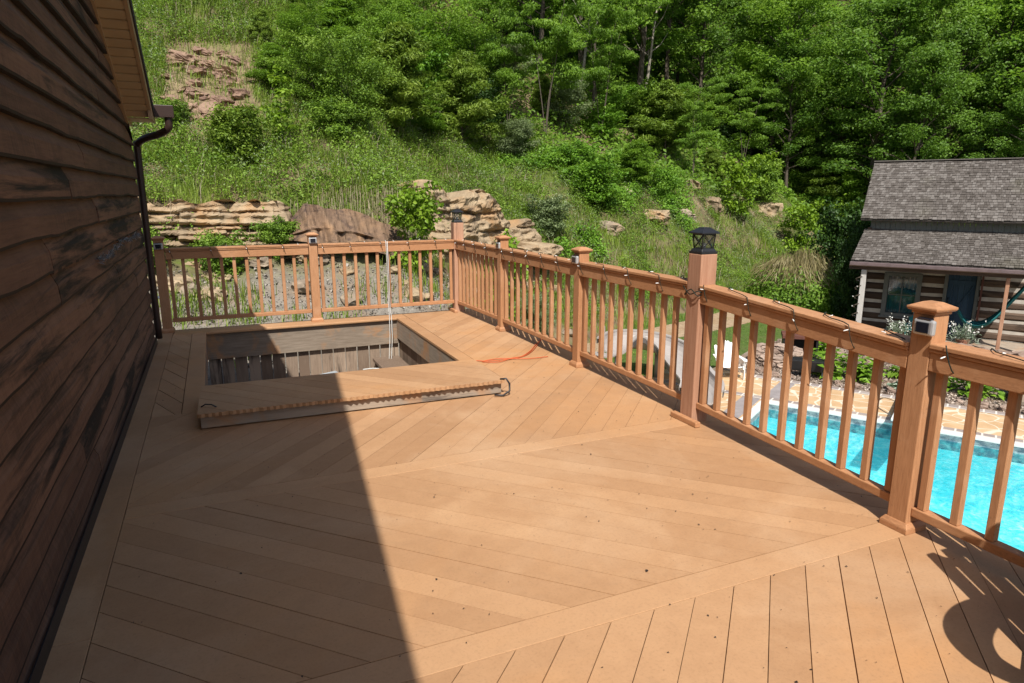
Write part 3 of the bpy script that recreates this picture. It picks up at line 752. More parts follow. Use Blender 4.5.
# black lanterns on the two cedar posts
def lantern(label, cx, cy, z, k=1.0):
    s = empty('post_lantern', (cx, cy, z), 0, label, 'lantern')
    b = MB(); b.frustum((0, 0, 0), .080 * k, .080 * k, 0, .016); b.frustum((0, 0, 0), .072 * k, .062 * k, .016, .034); b.build('base', M['black'], s, bevel=.002)
    g = MB(); g.frustum((0, 0, 0), .046 * k, .056 * k, .036, .128); g.build('glass', M['lampglass'], s)
    f = MB()
    for (a, b_) in (((-1, -1), (1, -1)), ((1, -1), (1, 1)), ((1, 1), (-1, 1)), ((-1, 1), (-1, -1))):
        lo = lambda p: (p[0] * .052 * k, p[1] * .052 * k, .034); hi = lambda p: (p[0] * .062 * k, p[1] * .062 * k, .130)
        f.beam(lo(a), hi(a), .007, .007)
        f.beam(lo(a), hi(b_), .0045, .004); f.beam(lo(b_), hi(a), .0045, .004)
        f.beam(lo(a), lo(b_), .008, .008); f.beam(hi(a), hi(b_), .010, .010)
    f.build('frame', M['black'], s)
    r = MB(); r.frustum((0, 0, 0), .088 * k, .088 * k, .134, .142); r.frustum((0, 0, 0), .088 * k, .040 * k, .142, .170); r.frustum((0, 0, 0), .040 * k, .034 * k, .170, .176); r.build('roof', M['black'], s, bevel=.002)
    l = MB(); l.tube([(0, 0, .036), (0, 0, .07)], [.016, .014], 10); l.build('led_candle', M['bulb'], s, smooth=True)
lantern('black lantern on the tall weathered post above the pool', PXL[3], PY[3], 1.191, .84)
lantern('small black lantern on the far corner post of the railing', PXL[0], PY[0], 1.201, .8)

# ================================================================== HOUSE
house = empty('house', (-.69, 2.4, 0), label='brown wooden house wall with weathered lap siding and tan gable soffit', cat='house')
def hs(mb, name, mat, **kw):
    o = mb.build(name, mat, None, **kw); o.parent = house; o.matrix_parent_inverse = Matrix.Translation(house.location).inverted(); return o
WY0, WY1, WX_ = -3.0, 7.98, -.72      # wall runs
RID, ZR, SL = 2.46, 5.08, .508
def roofz(y): return ZR - SL * abs(y - RID)
sid = MB(); z = -.04; row = 0
while z < 4.6:
    ex_ = U(.145, .17); y = WY0 + U(-1.5, 0)
    while y < WY1:
        L = U(1.8, 4.8); y2 = y + L; a, b = max(y, WY0), min(y2, WY1); y = y2 + .002
        if b - a < .05: continue
        if a > WY0 + .1: a += .002
        segs = max(2, int((b - a) / .09)); ttop = z + ex_ + .03
        sd_ = U(0, 99); tone = R(); wav = U(.002, .009); cup = U(-.006, .012)
        vs = []
        for i in range(segs + 1):
            yy = a + (b - a) * i / segs
            zb_ = z + wav * noise.noise(Vector((yy * 1.7, sd_, 0))) * 1.6 + wav * .7 * noise.noise(Vector((yy * 6.5, sd_, 4)))
            lift = .010 * noise.noise(Vector((yy * 1.1, sd_, 8))) + .004
            lim = roofz(yy) - .17
            zt = min(ttop, lim)
            if zb_ > lim - .002: zb_ = lim - .002
            x0 = WX_ + .040 + lift
            zs_ = min(zb_ + .013, zt); vs += [(x0 - .002, yy, zb_), (x0, yy, zs_), (x0 + cup * .3 - .006, yy, (zb_ + zt) / 2), (WX_ + .001, yy, zt), (WX_, yy, zb_)]
        fs = []
        for i in range(segs):
            o = i * 5; n_ = o + 5
            fs += [(o + 1, n_ + 1, n_ + 2, o + 2), (o + 2, n_ + 2, n_ + 3, o + 3)]
        fs += [(0, 1, 2, 3, 4), (segs * 5 + 4, segs * 5 + 3, segs * 5 + 2, segs * 5 + 1, segs * 5)]
        sid.add(vs, fs, tone)
        o_ = len(sid.v) - len(vs)
        for i in range(segs):                      # drip edge and underside blackened, painting in the lap shadow line
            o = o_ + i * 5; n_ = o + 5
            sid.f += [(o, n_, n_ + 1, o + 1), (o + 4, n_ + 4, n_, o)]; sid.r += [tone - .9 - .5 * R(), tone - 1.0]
    z += ex_; row += 1
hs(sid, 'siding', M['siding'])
q = MB(); q.bb((-.672, WY0, .003), (-.667, WY1 - .01, .075)); hs(q, 'base_flashing', M['black'])
q = MB()
q.prism([(WY0, -2.6), (WY1, -2.6), (WY1, roofz(WY1) - .2), (RID, ZR - .2), (WY0, roofz(WY0) - .2)], (0, 1, 0), (0, 0, 1), (-.12, 0, 0), (WX_ - .001, 0, 0))
hs(q, 'wall_sheathing', M['siding'])
q = MB(); q.bb((-9, WY1 - .12, -2.6), (WX_ - .122, WY1, roofz(WY1) - .2)); q.bb((-9, WY0, -2.6), (WX_ - .122, WY0 + .12, roofz(WY0) - .2)); hs(q, 'side_wall', M['siding'])
q = MB(); q.bb((WX_ - .04, WY1 + .001, -2.5), (WX_ + .025, WY1 + .022, roofz(WY1) - .18)); hs(q, 'corner_board', M['siding'])
XO = -.45
q = MB(); th = .10
for sgn in (1, -1):
    ye = RID + sgn * (7.70 - RID); ze = roofz(7.70)
    q.prism([(RID, ZR), (ye, ze), (ye, ze - th), (RID, ZR - th)], (0, 1, 0), (0, 0, 1), (-9, 0, 0), (XO + .012, 0, 0))
hs(q, 'roof', plain('dark_roof_shingles', (.03, .028, .027), .9, var=.25, scale=30))
q = MB()
for sgn in (1, -1):
    yn = lambda y: RID + sgn * (y - RID)
    q.prism([(RID, ZR - th - .001), (yn(7.42), roofz(7.42) - th - .001), (yn(7.42), roofz(7.42) - .21), (RID, ZR - .21)], (0, 1, 0), (0, 0, 1), (-.028, 0, 0), (XO, 0, 0))
    q.prism([(yn(7.422), roofz(7.42) - th - .001), (yn(7.93), roofz(7.70) - th - .001), (yn(7.93), roofz(7.42) - .285), (yn(7.422), roofz(7.42) - .285)], (0, 1, 0), (0, 0, 1), (-.028, 0, 0), (XO, 0, 0))
hs(q, 'fascia', M['fascia'])
so_ = MB()
y = RID
while y < 7.55:
    y2 = min(y + .10, 7.56)
    for sgn in (1, -1):
        a, b = RID + sgn * (y - RID), RID + sgn * (y2 - .020 - RID)
        so_.prism([(a, roofz(a) - .205), (b, roofz(b) - .205), (b, roofz(b) - .19), (a, roofz(a) - .19)], (0, 1, 0), (0, 0, 1), (-.25, 0, 0), (XO - .03, 0, 0), .5)
    y = y2
for sgn in (1, -1):
    zb_ = roofz(7.56) - .208
    a, b = RID + sgn * (7.555 - RID), RID + sgn * (7.93 - RID)
    so_.prism([(a, zb_), (b, zb_), (b, zb_ + .012), (a, zb_ + .012)], (0, 1, 0), (0, 0, 1), (-.255, 0, 0), (XO - .03, 0, 0), .5)
hs(so_, 'soffit', M['soffit'])
q = MB()
for sgn in (1, -1):
    yn = lambda y: RID + sgn * (y - RID)
    q.prism([(RID, ZR - .200), (yn(7.56), roofz(7.56) - .200), (yn(7.56), roofz(7.56) - .245), (RID, ZR - .245)], (0, 1, 0), (0, 0, 1), (-.045, 0, 0), (-.665, 0, 0))
    q.prism([(yn(7.562), roofz(7.56) - .200), (yn(7.97), roofz(7.56) - .200), (yn(7.97), roofz(7.56) - .245), (yn(7.562), roofz(7.56) - .245)], (0, 1, 0), (0, 0, 1), (-.045, 0, 0), (-.665, 0, 0))
hs(q, 'soffit_trim', M['fascia'])
q = MB(); q.prism([(0, 0), (.085, 0), (.115, .05), (.105, .115), (.0, .115)], (0, 1, 0), (0, 0, 1), (-8.5, 0, 0), (-.27, 7.705, roofz(7.70) - .10)); hs(q, 'gutter', M['brownmetal'], bevel=.004)
q = MB(); zg = roofz(7.70) - .10
q.tube(smoothpath([(-.325, 7.76, zg + .02), (-.325, 7.76, zg - .04), (-.335, 7.77, zg - .10), (-.42, 7.83, zg - .15), (-.56, 7.93, zg - .19), (-.635, 8.00, zg - .24), (-.65, 8.03, zg - .33), (-.655, 8.04, 1.0), (-.655, 8.04, .05)], 5), .036, 10)
hs(q, 'downspout', M['brownmetal'], smooth=True)

# tinsel garland hung on the siding
gp = smoothpath([(-.668, 4.75, 1.205), (-.66, 5.1, 1.185), (-.66, 5.5, 1.215), (-.66, 6.0, 1.24), (-.66, 6.5, 1.215), (-.66, 7.0, 1.225), (-.668, 7.35, 1.20)], 30)
gp = np.array([list(p) for p in gp]); n = 420
ii = rng.integers(0, len(gp), n); dv = unit(rng.normal(size=(n, 3))); dv[:, 0] = np.abs(dv[:, 0])
C = gp[ii] + dv * rng.uniform(.003, .034, n)[:, None] * (.6 + .5 * np.sin(ii * .35))[:, None]
V, T, r = leaves_arrays(C, unit(np.cross(dv, rng.normal(size=(n, 3)))), rng.uniform(.025, .055, n), .004, rng.random(n))
gl = empty('garland', (-.668, 6, 1.2), 0, 'wispy blue grey garland pinned along the brown siding', 'garland')
o = tri_mesh('tinsel', V - np.array([-.668, 6, 1.2]), T, r, M['garland'], gl)
q = MB(); q.tube([Vector(p) - Vector((-.668, 6, 1.2)) for p in gp[::4]], .004, 4); q.build('wire', M['black'], gl)

# ================================================================== POOL AND ITS SURROUNDINGS
def sheet(name, poly, z, mat, kind='structure', thick=0.0):
    """flat sheet from pool-frame outline"""
    if thick:
        mb = MB(); mb.prism(poly, (1, 0, 0), (0, 1, 0), (0, 0, thick), (0, 0, z - thick)); o = mb.build(name, mat)
    else:
        mb = MB(); mb.add([(a, b, z) for a, b in poly], [tuple(range(len(poly)))]); o = mb.build(name, mat)
    o.location = (PO.x, PO.y, 0); o.rotation_euler = (0, 0, PROT)
    if kind: o['kind'] = kind
    return o
def stamped_mat():
    m, nt, out = newmat('stamped_concrete'); h = N(nt); v = h.coord((1, 1, 0))
    wob = h.n('ShaderNodeTexNoise'); wob.inputs['Scale'].default_value = 1.3; h.l(v, wob.inputs['Vector'])
    av = h.n('ShaderNodeVectorMath', operation='MULTIPLY_ADD'); h.l(wob.outputs['Color'], av.inputs[0]); av.inputs[1].default_value = (.5, .5, 0); h.l(v, av.inputs[2])
    vo = h.n('ShaderNodeTexVoronoi', feature='DISTANCE_TO_EDGE'); vo.inputs['Scale'].default_value = 2.4; h.l(av.outputs[0], vo.inputs['Vector'])
    ln = h.ramp(vo.outputs['Distance'], [(.020, 1.0), (.040, 0.0)])
    n1 = h.noise(v, 2.5, 5); n2 = h.noise(v, 40, 3)
    c = h.mix(h.ramp(h.math('ADD', h.math('MULTIPLY', n1, .7), h.math('MULTIPLY', n2, .3)), [(.35, 0.0), (.65, 1.0)]), (.44, .285, .150), (.56, .385, .225))
    c = h.mix(ln, c, (.62, .54, .42))
    b = h.pbsdf(c, .75, h.bump(h.math('SUBTRACT', n2, h.math('MULTIPLY', ln, .6)), .3, .006), .25); h.l(b.outputs[0], out.inputs[0]); return m
def brick_mat():
    m, nt, out = newmat('grey_border_bricks'); h = N(nt); v = h.coord((1, 1, 0))
    br = h.n('ShaderNodeTexBrick'); h.l(v, br.inputs['Vector']); br.inputs['Scale'].default_value = 1.0
    br.inputs['Brick Width'].default_value = .20; br.inputs['Row Height'].default_value = .23; br.inputs['Mortar Size'].default_value = .016
    br.offset = 0
    br.inputs['Color1'].default_value = (.20, .16, .15, 1); br.inputs['Color2'].default_value = (.33, .28, .25, 1); br.inputs['Mortar'].default_value = (.62, .58, .52, 1)
    c = h.mix(h.ramp(h.noise(v, 20, 4), [(.3, 0.0), (.7, .35)]), br.outputs['Color'], (.42, .36, .32))
    b = h.pbsdf(c, .8, None, .2); h.l(b.outputs[0], out.inputs[0]); return m
PL, PWD, ZW = 10.0, 5.2, G - .13
M['stamp'] = stamped_mat(); M['brick'] = brick_mat()
M['band'] = plain('grey_band_concrete', (.27, .24, .235), .8, var=.15, scale=5)
M['coping'] = plain('white_coping', (.66, .65, .62), .6, var=.06)
PATHP = [(-6.9, -1.5), (-5.1, -1.5), (-4.85, 2.2), (-4.1, 4.4), (-3.4, 6.4), (-2.6, 9.6), (-2.9, 12.0), (-4.0, 12.0), (-4.6, 8.0), (-5.3, 5.0), (-6.4, 2.4)]
sheet('lawn', [(-9, -4.5), (-1.2, -4.5), (-1.2, 13), (-9, 13)], G - .008, M['lawn'])
sheet('lawn', [(-1.2, 7.5), (.1, 7.5), (.1, 13), (-1.2, 13)], G - .008, M['lawn'])
sheet('mulch_bed', [(-1.7, 2.05), (13, 2.05), (13, 7.3), (-1.0, 7.3), (-1.7, 5.4)], G - .004, M['mulch'])
sheet('dirt_path', PATHP, G - .002, M['path'])
# paving round the basin in four slabs (the basin stays open), 0.14 m thick
for poly in ([(-2.7, -6.4), (-.16, -6.4), (-.16, 2.05), (-2.7, 2.05)], [(-.16, .16), (PL + 2, .16), (PL + 2, 2.05), (-.16, 2.05)],
             [(PL + .16, -6.4), (PL + 2, -6.4), (PL + 2, .16), (PL + .16, .16)], [(-.16, -6.4), (PL + .16, -6.4), (PL + .16, -PWD - .16), (-.16, -PWD - .16)]):
    sheet('pool_paving', poly, G, M['stamp'], thick=.14)
for poly in ([(-2.6, .17), (PL + 1.9, .17), (PL + 1.9, .40), (-2.6, .40)], [(-.9, 1.80), (PL + 1.9, 1.80), (PL + 1.9, 2.04), (-.9, 2.04)]):
    sheet('brick_border', poly, G + .004, M['brick'])
sheet('paving_band', [(-.56, -6.2), (-.20, -6.2), (-.20, .165), (-.56, .165)], G + .004, M['band'])
sheet('paving_band', [(-.20, .405), (.12, .405), (.12, 1.795), (-.20, 1.795)], G + .004, M['band'])
# coping (a ring of four bars)
cp = MB()
for lo, hi in (((-.16, 0), (PL + .16, .16)), ((-.16, -PWD - .16), (PL + .16, -PWD)), ((-.16, -PWD), (0, 0)), ((PL, -PWD), (PL + .16, 0))):
    cp.bb((lo[0], lo[1], G - .12), (hi[0], hi[1], G + .02))
o = cp.build('pool_coping', M['coping'], bevel=.012); o.location = (PO.x, PO.y, 0); o.rotation_euler = (0, 0, PROT); o['kind'] = 'structure'
def liner_mat():
    m, nt, out = newmat('pool_liner'); h = N(nt); v = h.coord()
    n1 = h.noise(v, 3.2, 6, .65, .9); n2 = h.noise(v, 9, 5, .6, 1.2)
    c = h.mix(h.ramp(h.math('ADD', h.math('MULTIPLY', n1, .6), h.math('MULTIPLY', n2, .4)), [(.40, 0.0), (.60, 1.0)]), (.36, .66, .76), (.80, .90, .92))  # pale mottle paints rippling light into the liner colour
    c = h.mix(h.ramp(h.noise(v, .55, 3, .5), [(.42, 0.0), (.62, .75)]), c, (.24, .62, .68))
    b = h.pbsdf(c, .6, None, .2); h.l(b.outputs[0], out.inputs[0]); return m
def tile_mat():
    m, nt, out = newmat('waterline_band'); h = N(nt); v = h.coord()
    c = h.mix(h.ramp(h.noise(v, 9, 4), [(.4, 0.0), (.6, 1.0)]), (.10, .17, .22), (.34, .44, .46))
    b = h.pbsdf(c, .4, None, .4); h.l(b.outputs[0], out.inputs[0]); return m
ba = MB(); zf = -3.95
ba.add([(0, 0, zf), (PL, 0, zf), (PL, -PWD, zf), (0, -PWD, zf), (0, 0, G - .30), (PL, 0, G - .30), (PL, -PWD, G - .30), (0, -PWD, G - .30)],
       [(0, 3, 2, 1), (0, 1, 5, 4), (1, 2, 6, 5), (2, 3, 7, 6), (3, 0, 4, 7)])
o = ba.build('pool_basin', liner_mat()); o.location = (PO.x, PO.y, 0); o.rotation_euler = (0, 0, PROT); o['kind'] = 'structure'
ba = MB(); ba.add([(0, 0, G - .30), (PL, 0, G - .30), (PL, -PWD, G - .30), (0, -PWD, G - .30), (0, 0, G - .02), (PL, 0, G - .02), (PL, -PWD, G - .02), (0, -PWD, G - .02)],
                  [(0, 1, 5, 4), (1, 2, 6, 5), (2, 3, 7, 6), (3, 0, 4, 7)])
o = ba.build('pool_waterline', tile_mat()); o.location = (PO.x, PO.y, 0); o.rotation_euler = (0, 0, PROT); o['kind'] = 'structure'
def water_mat():
    m, nt, out = newmat('pool_water'); h = N(nt); v = h.coord()
    hh = h.math('ADD', h.math('MULTIPLY', h.noise(v, 3.0, 5, .55, .8), .7), h.math('MULTIPLY', h.noise(v, 11, 3, .5, .5), .3))
    nrm = h.bump(hh, .55, .06)
    t = h.n('ShaderNodeBsdfTransparent'); t.inputs[0].default_value = (.40, .86, .93, 1)
    rip = h.ramp(h.noise(v, 4.2, 6, .68, 2.2), [(.38, (.24, .84, .88)), (.52, (.50, .93, .95)), (.62, (.86, .99, .99))]); h.l(rip, t.inputs[0])  # tint ramp paints bright ripple highlights into the water colour
    g = h.n('ShaderNodeBsdfGlossy'); g.inputs['Roughness'].default_value = .03; h.l(nrm, g.inputs['Normal'])
    fr = h.n('ShaderNodeFresnel'); fr.inputs[0].default_value = 1.33; h.l(nrm, fr.inputs['Normal'])
    ms = h.n('ShaderNodeMixShader'); h.l(fr.outputs[0], ms.inputs[0]); h.l(t.outputs[0], ms.inputs[1]); h.l(g.outputs[0], ms.inputs[2])
    h.l(ms.outputs[0], out.inputs[0]); return m
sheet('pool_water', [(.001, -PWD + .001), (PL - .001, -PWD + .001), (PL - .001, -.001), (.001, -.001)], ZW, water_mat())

def pool_empty(name, a, b, z=0.0, rz=0.0, **kw):
    p = pw(a, b, G + z); return empty(name, p, PROT + rz, **kw)
# diving board
dv = pool_empty('diving_board', 2.50, .35, -.16, 0, label='white diving board at the far side of the pool beyond the railing', cat='diving board')
q = MB(); q.bb((-.24, -1.15, .46), (.24, 1.25, .51)); q.build('board', M['white'], dv, bevel=.012)
q = MB(); q.bb((-.22, .55, .0), (.22, 1.2, .458)); q.build('stand', M['white'], dv, bevel=.03)
for s in (-.30, .30):
    q = MB(); q.tube(smoothpath([(s, .15, 0), (s, .16, .45), (s, .25, .82), (s, .6, .92), (s, 1.0, .80), (s, 1.15, .45), (s, 1.17, 0)], 4), .02, 8); q.build('handrail', M['iron'], dv, smooth=True)
# curved water slide
sl_ = empty('water_slide', (8.4, 11.2, G), 0, 'grey beige curved pool slide behind the railing, left of the lantern post', 'slide')
pth = smoothpath([(7.9, 12.35, -1.62), (8.45, 12.75, -1.60), (9.0, 12.6, -1.66), (9.2, 12.0, -1.78), (8.95, 11.3, -1.90), (8.72, 10.6, -2.02), (8.60, 10.22, -2.10), (8.42, 10.02, -2.18)], 6)
def chute(pth, prof, mat, name, base):
    vs = []; fs = []; k = len(prof)
    for i, p in enumerate(pth):
        t = (pth[min(i + 1, len(pth) - 1)] - pth[max(i - 1, 0)]); t.z *= .3; t.normalize(); s_ = t.cross(Vector((0, 0, 1))).normalized()
        vs += [p + s_ * a + Vector((0, 0, b)) - base for a, b in prof]
    for i in range(len(pth) - 1):
        for j in range(k): fs.append((i * k + j, i * k + (j + 1) % k, (i + 1) * k + (j + 1) % k, (i + 1) * k + j))
    fs += [tuple(range(k))[::-1], tuple(range((len(pth) - 1) * k, len(pth) * k))]
    mb = MB(); mb.add(vs, fs, .5); return mb.build(name, mat, sl_, smooth=False)
B0 = Vector((8.4, 11.2, G))
inner = [(.34 * sin(t), -.30 * cos(t)) for t in np.linspace(-1.62, 1.62, 11)]; outer = [(.37 * sin(t), -.335 * cos(t)) for t in np.linspace(1.62, -1.62, 11)]
chute(pth, inner + outer, M['slide'], 'chute', B0)
for s in (-1, 1):
    chute(pth, [(s * .33, .012), (s * .42, .012), (s * .42, .045), (s * .33, .045)], M['slide'], 'flange', B0)
    chute(pth, [(s * .405, -.10), (s * .425, -.10), (s * .425, .010), (s * .405, .010)], M['slide2'], 'side_skirt', B0)
for i in (2, 14, 24, 34):
    p = pth[i] - B0; q = MB(); q.tube([(p.x, p.y, 0), (p.x, p.y, p.z - .33)], .045, 10); q.build('leg', M['slide'], sl_, smooth=True)
q = MB(); p = pth[0] - B0
for k in range(4): q.box((p.x - .45, p.y - .25, .16 + .2 * k), (.3, .5, .03), Matrix.Rotation(.6, 3, 'Z'))
for s in (-.25, .25): q.tube([(p.x - .45 + s * .56, p.y - .25 + s * .8, 0), (p.x - .45 + s * .56, p.y - .25 + s * .8, 1.35)], .02, 8)
q.build('ladder', M['slide'], sl_)

# adirondack chairs
def adirondack(loc, rz, mat, label, group=None, k=1.0, sw=(.072, .086)):
    s = empty('adirondack_chair', loc, rz, label, 'chair', group)      # faces local -Y
    rx = Matrix.Rotation(radians(-12), 3, 'X')
    q = MB()
    for i in range(5): q.box((0, -.30 + .115 * i, .36 - .030 * i), (.52, .10, .02), Matrix.Rotation(radians(-15), 3, 'X'))
    q.build('seat', mat, s, bevel=.003)
    q = MB(); tilt = radians(24)
    for i in range(7):
        x = (i - 3) * .079; top = .80 - .017 * abs(i - 3) ** 1.9
        w0, w1 = sw
        def bp(x_, h_): return Vector((x_, .20 + sin(tilt) * h_, .22 + cos(tilt) * h_))
        sp = (i - 3) * .010
        vs = [bp(x - w0 / 2, 0), bp(x + w0 / 2, 0), bp(x + sp + w1 / 2, top - .02), bp(x + sp, top + .01), bp(x + sp - w1 / 2, top - .02)]
        off = Vector((0, cos(tilt) * .02, -sin(tilt) * .02)); vs += [v + off for v in vs]
        q.add(vs, [(0, 1, 2, 3, 4), (9, 8, 7, 6, 5)] + [(j, j + 5, (j + 1) % 5 + 5, (j + 1) % 5) for j in range(5)])
    for h_ in (.30, .60): p = Vector((0, .20 + sin(tilt) * h_ + .034, .22 + cos(tilt) * h_ - .01)); q.box(p, (.56, .022, .06), Matrix.Rotation(-tilt, 3, 'X'))
    q.build('backrest', mat, s, bevel=.003)
    for sx in (-1, 1):
        q = MB(); x = sx * .35
        out = [(-.06 * sx + x, .42), (x - .05 * sx, -.20), (x - .075 * sx, -.34), (x - .04 * sx, -.42), (x + .04 * sx, -.42), (x + .085 * sx, -.33), (x + .065 * sx, -.15), (x - .0 * sx, .42)]
        if sx < 0: out = out[::-1]
        q.prism(out, (1, 0, 0), (0, 1, 0), (0, 0, .022), (0, 0, .545)); q.build('arm', mat, s, bevel=.004)
        q = MB(); q.box((sx * .335, -.30, .272), (.025, .10, .543)); q.build('leg', mat, s, bevel=.003)
        q = MB(); q.beam((sx * .295, -.36, .36), (sx * .295, .52, .06), .024, .11); q.build('leg', mat, s, bevel=.003)
    return s
p = pw(-1.30, 1.50)
adirondack(p, radians(35) + PROT, M['white'], 'white adirondack chair on the pool paving right of the lantern post', 'white chairs by the pool').scale = (.82, .82, .82)
adirondack(pw(-2.15, .95), radians(60) + PROT, M['white'], 'white adirondack chair mostly hidden behind the lantern post', 'white chairs by the pool').scale = (.82, .82, .82)

# ------------------------------------------------------------------ rocks
def rock_mesh(seed, sx, sy, sz, strat=.5, sub=4):
    bm = bmesh.new(); bmesh.ops.create_cube(bm, size=2); bmesh.ops.subdivide_edges(bm, edges=bm.edges, cuts=2 ** (sub - 1) - 1 if sub < 4 else 9, use_grid_fill=True)
    for v in bm.verts:
        p = v.co.copy(); q = p.normalized() * (1.0 + .28 * (max(abs(p.x), abs(p.y), abs(p.z)) * p.length - 1) / 1.73)
        q = p * .45 + p.normalized() * .55 * 1.25
        s_ = Vector((seed * 3.1, seed * 1.7, seed))
        lay = floor((p.z + .3 * noise.noise(p * .8 + s_)) * 3.2)
        k = 1 + .16 * noise.noise(Vector((lay * 5.3, seed * 2.2, lay))) * strat * 2
        q = Vector((q.x * k, q.y * k, q.z))
        q += Vector((noise.noise(p * 1.1 + s_), noise.noise(p * 1.1 + s_ * 2), noise.noise(p * 1.1 + s_ * 3))) * .42
        q += p.normalized() * (.18 * noise.noise(p * 2.7 + s_) - .14 * abs(noise.noise(p * 3.6 + s_ * 2)) + .07 * noise.noise(p * 7 + s_))
        v.co = Vector((q.x * sx / 2, q.y * sy / 2, q.z * sz / 2))
    me = bpy.data.meshes.new('rock'); bm.to_mesh(me); bm.free()
    a = me.attributes.new('rnd', 'FLOAT', 'FACE'); a.data.foreach_set('value', np.full(len(me.polygons), random.Random(seed).random(), np.float32))
    return me
def rock(name, loc, size, rz, mat, seed, label=None, cat=None, group=None, parent=None, strat=.5, rx=0, ry=0, sub=4):
    me = rock_mesh(seed, *size, strat, sub); me.materials.append(mat)
    o = bpy.data.objects.new(name, me); COL.objects.link(o); o.location = loc; o.rotation_euler = (rx, ry, rz)
    if parent: o.parent = parent
    return tag(o, label, cat, group)

# stratified outcrop face following the foot of the hill
def outcrop(name, xs, ofs, zb, zt, mat, seed, lab, bl=1.1, lay=.27, dep=.42, back=.35, tilt=0.0):
    nu, nv = len(xs), 64
    rr = random.Random(seed); bounds = [0]
    while bounds[-1] < 7: bounds.append(bounds[-1] + lay * rr.uniform(.5, 1.7))
    vs = []; fs = []; rn = []
    H = lambda a, b: (sin(a * 127.1 + b * 311.7 + seed * 74.7) * 43758.5453) % 1
    pos = []; zref = min(zb(x) for x in xs) - .3
    for i, x in enumerate(xs):
        y = float(np.interp(x, FX, FY)) + ofs
        pos.append((x, y))
    for i, (x, y) in enumerate(pos):
        x2, y2 = pos[min(i + 1, nu - 1)]; x1, y1 = pos[max(i - 1, 0)]
        t = Vector((x2 - x1, y2 - y1, 0)).normalized(); nrm = Vector((t.y, -t.x, 0))
        u = sum(sqrt((pos[k + 1][0] - pos[k][0]) ** 2 + (pos[k + 1][1] - pos[k][1]) ** 2) for k in range(i)) if i < 2 else u + sqrt((x - x1) ** 2 + (y - y1) ** 2) * (1 if i == 0 else .5 if i < nu - 1 else 1)
        b0, t0 = (zb(x), zt(x))
        for j in range(nv):
            v = j / (nv - 1); z = b0 + (t0 - b0) * v
            zz = z - zref + tilt * u + .10 * noise.noise(Vector((u * 1.1, z * .6, seed))) + .05 * noise.noise(Vector((u * 3.3, z, seed))) + .5
            li = 0
            while bounds[li + 1] < zz: li += 1
            fl_ = (zz - bounds[li]) / (bounds[li + 1] - bounds[li])
            cell = u / (bl * (.5 + H(li, 9))) + H(li, 3) * 5 + .15 * noise.noise(Vector((u * 2, z * 2, seed + 5))); ci = floor(cell); cf = cell - ci
            hv = H(li, ci); pr = dep * (.1 + .9 * hv * hv) * (.6 + .8 * H(li, 77))
            edge = min(fl_, 1 - fl_) * (bounds[li + 1] - bounds[li]); ve = min(cf, 1 - cf) * bl
            ck_ = .35 + .9 * max(0, noise.noise(Vector((u * 1.3, z * 1.5, seed + 11))) + .25); pr -= .24 * ck_ * max(0, 1 - edge / .05) + .20 * ck_ * max(0, 1 - ve / .06)
            pr += .30 * noise.noise(Vector((u * .8, z * 1.2, seed + 2))) + .16 * noise.noise(Vector((u * 2.3, z * 3.4, seed + 4))) - .16 * abs(noise.noise(Vector((u * 3.1, z * 4.2, seed + 6)))) + .07 * noise.noise(Vector((u * 6, z * 9, seed))) + .035 * noise.noise(Vector((u * 14, z * 18, seed)))
            ends = min(1, min(i, nu - 1 - i) / 8.0); taper = sqrt(max(0.0, ends))
            p = Vector((x, y, z)) + nrm * ((pr * taper) - back * v - (1 - taper) * .9)
            vs.append(p)
        e = Vector((x, y, t0 - .12)) - nrm * (1.7); vs.append(e)
    k = nv + 1
    for i in range(nu - 1):
        for j in range(nv): fs.append((i * k + j, (i + 1) * k + j, (i + 1) * k + j + 1, i * k + j + 1)); rn.append(.5)
    mb = MB(); mb.v = [tuple(p) for p in vs]; mb.f = fs; mb.r = rn
    o = mb.build(name, mat); return tag(o, lab, 'rock outcrop')
def zfoot_raw(x):  # hill height at the base of the ledge
    y = float(np.interp(x, FX, FY)); return tz(x, y + 2.0)
_zf = {}
def zfs(x):
    k = round(x * 2) / 2
    if k not in _zf: _zf[k] = float(np.mean([zfoot_raw(k + d) for d in np.arange(-3, 3.01, .5)]))
    return _zf[k] if abs(x - k) < 1e-9 else float(np.interp(x, [k - .5, k, k + .5], [_zf.get(k - .5, _zf[k]), _zf[k], _zf.get(k + .5, _zf[k])]))
for _k in np.arange(-6, 11.1, .5): zfs(_k)
zfoot = zfs
zb = lambda x: zfoot(x) - .30
outcrop('rock_outcrop', np.arange(-4.5, 1.75, .04), 2.45, zb, lambda x: zfoot(x) + 1.32 + .34 * noise.noise(Vector((x * .8, 3, 0))) + .18 * noise.noise(Vector((x * 2.6, 3, 0))), M['sandstone'], 4, 'low tan rock ledge under the grass bank, left of the dark slab', bl=.55, lay=.15, dep=.42, tilt=.03)
outcrop('rock_outcrop', np.arange(1.5, 5.2, .04), 2.30, zb, lambda x: zfoot(x) + .52 + .12 * noise.noise(Vector((x * .9, 5, 0))), M['greyrock'], 8, 'low broken rock layers beneath the dark slab behind the railing', bl=.7, lay=.13, dep=.35, tilt=-.04)
outcrop('rock_outcrop', np.arange(4.7, 9.9, .04), 2.55, zb, lambda x: zfoot(x) + 2.25 + .45 * math.exp(-((x - 6.9) / 1.1) ** 2) - .16 * max(0, x - 8) + .35 * noise.noise(Vector((x * .9, 7, 0))) + .2 * noise.noise(Vector((x * 2.7, 7, 0))), M['sandstone'], 15, 'big blocky tan sandstone outcrop behind the far corner post', bl=.9, lay=.34, dep=.65, back=.6, tilt=.02)
